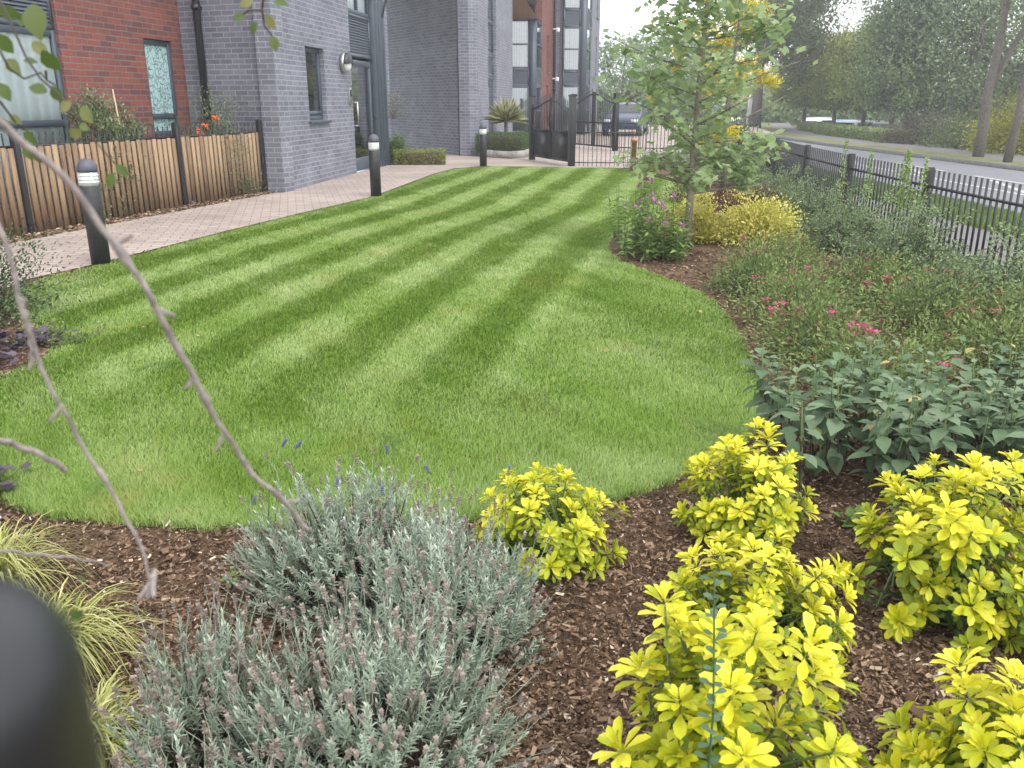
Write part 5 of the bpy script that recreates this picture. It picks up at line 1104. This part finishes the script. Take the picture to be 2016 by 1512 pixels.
# ------------------------------------------------------------ cars
M['glass_dark'] = plain('dark car glass', (.02, .025, .03), .08, 0, .05, 5)
M['tyre'] = plain('tyre rubber', (.015, .015, .015), .8); M['tail'] = plain('red tail lamp', (.45, .02, .02), .25); M['headl'] = plain('clear headlamp', (.7, .72, .75), .15)
def carpaint(name, c):
    m = plain(name, c, .28, .15, .04); return m
def car(loc, rz, paint, label, kind='hatch'):
    r = empty('parked_car', loc, rz, label, 'car', 'cars in the far car park')
    prof = [(-2.05, .32), (-2.12, .55), (-2.05, .82), (-1.95, .95), (-1.55, 1.36), (-1.2, 1.45), (.1, 1.46), (.45, 1.38), (1.05, 1.0), (1.75, .86), (2.05, .7), (2.1, .45), (2.0, .3)]
    g = Geo(); V = []; k = len(prof)
    for y, sh in ((-.86, 0), (-.7, 1), (.7, 1), (.86, 0)):
        for (x, z) in prof:
            up = max(0, (z - .9) / .56); yy = y * (1 - .16 * up); V.append((x, yy, z if sh else (z if z < .9 else z - .03)))
    F = [[i * k + j, i * k + (j + 1) % k, (i + 1) * k + (j + 1) % k, (i + 1) * k + j] for i in range(3) for j in range(k)] + [list(range(k))[::-1], [3 * k + j for j in range(k)]]
    g.add(V, F); bevel(g.build('body', paint, r), .03, 2)
    g = Geo()
    for s_ in (-1, 1):
        g.add([(-1.5, s_ * .81, .98), (.85, s_ * .835, .98), (.35, s_ * .765, 1.34), (-1.25, s_ * .765, 1.36)], [[0, 1, 2, 3]])
    g.add([(.5, -.68, 1.375), (.5, .68, 1.375), (1.06, .76, 1.02), (1.06, -.76, 1.02)], [[0, 1, 2, 3]]); g.add([(-1.63, -.62, 1.33), (-1.63, .62, 1.33), (-1.99, .72, .98), (-1.99, -.72, .98)], [[0, 1, 2, 3]])
    g.build('windows', 'glass_dark', r)
    for x in (-1.3, 1.3):
        for s_ in (-1, 1):
            g = Geo(); g.tube([(x, s_ * .68, .32), (x, s_ * .88, .32)], .32, 18); wh = g.build('wheel', 'tyre', r); g = Geo(); g.tube([(x, s_ * .86, .32), (x, s_ * .892, .32)], .19, 12); g.build('rim', 'steel', wh)
    for s_ in (-1, 1):
        g = Geo(); g.box((-2.1, s_ * .66 - .12, .74), (-2.02, s_ * .66 + .12, .92)); g.build('tail_light', 'tail', r); g = Geo(); g.box((1.95, s_ * .62 - .16, .62), (2.09, s_ * .62 + .16, .74)); g.build('headlight', 'headl', r)
    return r
cp = {n: carpaint(n, c) for n, c in (('white car paint', (.7, .71, .72)), ('blue car paint', (.02, .2, .5)), ('silver car paint', (.35, .37, .4)), ('black car paint', (.02, .022, .03)), ('navy car paint', (.03, .04, .08)))}
for px, D, z, a, pnt, lab in ((1630, 63, -1.1, 30, 'white car paint', 'white hatchback seen over the roadside hedge'), (1622, 70, -1.1, 40, 'silver car paint', 'silver car behind the white hatchback'), (1668, 60, -1.1, 75, 'blue car paint', 'bright blue car beside the white hatchback'),
                       (1696, 57, -1.1, 35, 'silver car paint', 'silver grey car right of the blue car'), (1722, 57, -1.1, 60, 'navy car paint', 'navy car between the silver grey and black cars'), (1756, 54, -1.1, 60, 'black car paint', 'black car with red tail lamp at the right end of the row')):
    car(((px - 1008) / 1680 * D * .95, D, z), R(a), cp[pnt], lab)
car((5.4, 42, 0), R(-105), cp['navy car paint'], 'dark car parked behind the farther gate')
# ------------------------------------------------------------ signs, parasol, poles
M['red'] = plain('red parasol cloth', (.62, .06, .06), .7); M['signblue'] = plain('pale blue sign face', (.35, .5, .65), .5); M['signyellow'] = plain('yellow reflective', (.85, .55, .02), .4); M['deepblue'] = plain('deep blue sign', (.03, .16, .5), .4); M['orangewall'] = plain('orange hoarding', (.75, .3, .16), .7)
r = thing('parasol', (20.9, 82, -.2), 'red parasol standing beyond the road bend', 'parasol'); g = Geo(); g.tube([(0, 0, 0), (0, 0, 2.3)], .04, 8); g.build('pole', 'white', r); g = Geo(); g.lathe([(1.5, 1.55), (1.2, 1.75), (.6, 2.05), (.05, 2.3)], sides=8); g.build('canopy', 'red', r)
r = thing('keep_left_bollard', tuple(G3(1436, 268, -.28)), 'left of two small white and yellow traffic bollards on the road island', 'traffic bollard', 'traffic bollards'); 
def tb(r, arrow):
    g = Geo(); g.box((-.22, -.1, 0), (.22, .1, .55)); bevel(g.build('base', 'signyellow', r), .04); g = Geo(); g.box((-.2, -.08, .552), (.2, .08, .8)); g.tube([(0, -.08, .78), (0, .08, .78)], .2, 18); bevel(g.build('top', 'white', r), .02)
    if arrow:
        g = Geo(); g.tube([(0, -.1, .76), (0, -.087, .76)], .15, 18); s_ = g.build('sign_disc', 'deepblue', r); g = Geo(); g.tube([(.07, -.106, .83), (-.06, -.106, .7)], .018, 4); g.tube([(-.075, -.106, .77), (-.075, -.106, .685), (.0, -.106, .685)], .016, 4); g.build('arrow', 'white', s_)
tb(r, False)
r = thing('keep_left_bollard', tuple(G3(1452, 268, -.28)), 'right of two small traffic bollards, with a blue arrow disc', 'traffic bollard', 'traffic bollards'); tb(r, True)
r = thing('sign_post', (19.6, 86, -.2), 'pole with two stacked round pale signs beside the road bend', 'sign'); g = Geo(); g.tube([(0, 0, 0), (0, 0, 2.2)], .05, 8); g.build('pole', 'steel', r)
for z in (1.25, 1.9):
    g = Geo(); g.tube([(0, -.06, z), (0, -.09, z)], .34, 20); g.build('sign_disc', 'signblue', r)
r = thing('sign_post', (16.7, 78, -.2), 'pole with a pale triangular warning sign left of the round signs', 'sign'); g = Geo(); g.tube([(0, 0, 0), (0, 0, 2.0)], .05, 8); g.build('pole', 'steel', r); g = Geo(); g.prism([(-.45, 0), (.45, 0), (.0, .03)], 0, .02); 
g = Geo(); g.add([(-.4, -.07, 1.3), (.4, -.07, 1.3), (0, -.07, 2.0), (-.4, -.1, 1.3), (.4, -.1, 1.3), (0, -.1, 2.0)], [[0, 2, 1], [3, 4, 5], [0, 1, 4, 3], [1, 2, 5, 4], [2, 0, 3, 5]]); g.build('sign_triangle', 'signblue', r)
r = thing('flag_pole', (16.3, 62, -.2), 'white pole with a torn white banner beside the tall trunk', 'pole'); g = Geo(); g.tube([(0, 0, 0), (.1, 0, 2.2)], .07, 8); g.build('pole', 'white', r); g = Geo(); g.add([(.12, -.1, 1.9), (.5, -.12, 1.5), (.3, -.1, .9), (-.1, -.08, .8), (.2, -.14, 1.3)], [[0, 1, 4], [1, 2, 4], [2, 3, 4], [3, 0, 4]]); g.build('banner', 'white', r)
r = thing('site_hoarding', (18.1, 88, -.2), 'low orange and white zigzag hoarding left of the signs', 'hoarding'); g = Geo(); g.box((-1.1, -.1, .2), (1.1, .1, 1.5)); g.build('panel', 'orangewall', r); g = Geo()
for k in range(6):
    x = -1.0 + k * .34; g.add([(x, -.12, .7), (x + .17, -.12, 1.0), (x + .34, -.12, .7), (x + .34, -.12, .85), (x + .17, -.12, 1.15), (x, -.12, .85)], [[0, 1, 4, 5], [1, 2, 3, 4]])
g.build('zigzag_stripe', 'white', r)
g = Geo(); g.box((-.09, -.09, 0), (.09, .09, .62)); p_ = (16.25, 40.5, -.2); tag(bevel(g.build('marker_post', 'bark_pale', None, loc=p_), .01), 'short pale timber marker post in front of the roadside hedge', 'post')

# ------------------------------------------------------------ near twigs, birch spray, dark post
r = thing('overhanging_branches', tuple(W3(-200, 200, .6)), 'thin bare twigs and leafy birch spray hanging close to the camera', 'branch')
RO = W3(-200, 200, .6); g = Geo(); gd = Geo(); gl = Geo()
def path3(pts, t0, t1):
    n_ = len(pts); return np.array([W3(x, y, t0 + (t1 - t0) * i / (n_ - 1)) for i, (x, y) in enumerate(pts)]) - RO
def resample(p, m):
    s_ = np.concatenate([[0], np.cumsum(np.linalg.norm(np.diff(p, axis=0), axis=1))]); q = np.linspace(0, s_[-1], m); return np.stack([np.interp(q, s_, p[:, i]) for i in range(3)], 1)
def knotty(p, r0, r1, kn):
    q = resample(p, 40); t = np.linspace(0, 1, 40); rr = r0 + (r1 - r0) * t
    for c in kn: rr = rr * (1 + .8 * np.exp(-((t - c) / .012) ** 2))
    q = q + np.stack([np.sin(t * 37) * .0009 + np.sin(t * 83) * .0004, np.zeros(40), np.cos(t * 29) * .0009], 1); g.tube(q, rr, 8)
knotty(path3([(-140, 130), (0, 235), (120, 345), (230, 480), (310, 610), (380, 740), (440, 850), (500, 935), (560, 990), (612, 1046)], .42, .66), .0021, .0015, [.33, .5, .62, .78, .88])
knotty(path3([(-60, 300), (0, 440), (40, 590), (70, 700), (120, 800), (165, 880), (240, 1000), (280, 1085), (300, 1150)], .5, .62), .0016, .0012, [.35, .7])
for (x0_, y0_, x1_, y1_, tq) in ((230, 480, 262, 462, .51), (440, 850, 425, 885, .6), (310, 610, 345, 622, .55), (120, 800, 98, 828, .55), (560, 990, 590, 985, .64), (380, 740, 365, 765, .58)): knotty(np.array([W3(x0_, y0_, tq), W3((x0_ + x1_) / 2 + 3, (y0_ + y1_) / 2, tq), W3(x1_, y1_, tq)]) - RO, .0011, .0006, [.95])
knotty(path3([(40, 590), (62, 660), (62, 725)], .55, .56), .0020, .0012, [])
knotty(path3([(-60, 830), (0, 865), (70, 890), (132, 925)], .52, .58), .0022, .0017, [.6])
knotty(path3([(-40, 1080), (60, 1090), (140, 1098), (215, 1112)], .6, .7), .0012, .0008, [])
for k in range(5): tp = W3(300, 1145, .62) - RO; g.tube([tp, tp + rdir(1, -.8, .2)[0] * rng.uniform(.008, .017)], [.003, .0016], 6)
DT = [[(-30, -60), (10, 20), (50, 110), (80, 155), (115, 185), (140, 210), (165, 250), (185, 275), (215, 310), (240, 335)], [(0, 100), (18, 135), (48, 155), (80, 143), (92, 158)], [(0, 200), (30, 240), (60, 265)], [(90, 140), (92, 158), (110, 168)],
      [(520, -40), (518, 0), (516, 20), (520, 50), (535, 70), (540, 90)], [(516, 20), (490, 20), (470, 35)], [(765, -20), (757, 10), (752, 35)]]
DTp = [path3(d_, .72, .78) for d_ in DT]
for q in DTp:
    gd = Geo(); gd.tube(q, np.linspace(.0012, .0006, len(q)), 6); gd.build('dark_twig', 'darktwig', r)
leaves = [(18, 25, 30, 70, .9), (42, 45, -20, 30, .8), (70, 40, 80, 110, .9), (8, 85, 60, 70, .9), (25, 130, 45, 60, .7), (60, 120, 0, 40, .7), (78, 95, 40, 60, .8), (100, 120, 70, 80, .6), (75, 175, 200, 60, .8), (112, 185, 80, 55, .6), (128, 210, 150, 50, .9), (170, 225, 60, 60, .8), (148, 262, 150, 50, .9), (165, 250, 20, 40, .7),
          (8, 180, 60, 60, .9), (10, 245, 60, 50, .7), (30, 235, 40, 40, .8), (60, 270, 60, 50, .7), (75, 310, 90, 40, .6), (55, 300, 70, 50, .6), (218, 355, 120, 50, .9), (240, 335, 45, 45, .7), (485, 5, 150, 45, .9), (470, 35, 160, 40, .8), (500, 55, 120, 40, .7), (532, 42, 70, 50, .95), (540, 85, 80, 45, .9), (552, 5, 10, 50, .6), (1210 * 0 + 153, 1210, 60, 50, .4), (160, 1140, 0, 25, .4)]
for (x, y, ang, L, tt_) in leaves:
    t_ = .75 if y < 1000 else .5; L_ = L / 1680 * t_ * .62; a = math.radians(ang); d3 = unit(np.array([math.cos(a), rng.normal(0, .35), -math.sin(a)]))
    P = W3(x, y, t_) - RO - d3 * L_ * .5; gl.scatter(OVATE, P[None], d3[None], unit(np.array([[rng.normal(0, .4), -1, .35 + rng.normal(0, .4)]])), L_ * 1.05, L_ * .72, np.array([tt_ * rng.uniform(.6, 1.1)]))
g.build('pale_twigs', 'twig', r, True); gl.build('leaves', 'birch', r)
r = thing('railing_post', (-.0685, .078, 0), 'out of focus dark steel post with rounded top right beside the camera', 'post')
g = Geo(); g.lathe([(.02, 0), (.02, 1.30), (.0195, 1.434)] + [(.0075 + .012 * math.cos(t), 1.436 + .012 * math.sin(t)) for t in np.linspace(0, 1.57, 8)] + [(.0005, 1.449)], sides=32); g.build('post', 'black_metal', r, True)
g = Geo(); g.tube([(0, 0, .2), (-1.2, .02, .2)], .012, 8); g.tube([(0, 0, 1.2), (-1.2, .02, 1.2)], .012, 8); g.build('rails', 'black_metal', r)

# ------------------------------------------------------------ haze volume, added to pale and flatten the distant trees
g = Geo(); g.box((-505, -64, -2.4), (505, 905, 24)); hz = g.build('haze', 'white'); hm = bpy.data.materials.new('thin haze'); hm.use_nodes = True; hn = hm.node_tree; hn.nodes.clear()
ho = hn.nodes.new('ShaderNodeOutputMaterial'); hv = hn.nodes.new('ShaderNodeVolumePrincipled'); hv.inputs['Density'].default_value = .0023; hv.inputs['Color'].default_value = (.93, .95, .97, 1); hv.inputs['Anisotropy'].default_value = .2
hn.links.new(hv.outputs[0], ho.inputs['Volume']); hz.data.materials[0] = hm; hz['kind'] = 'stuff'
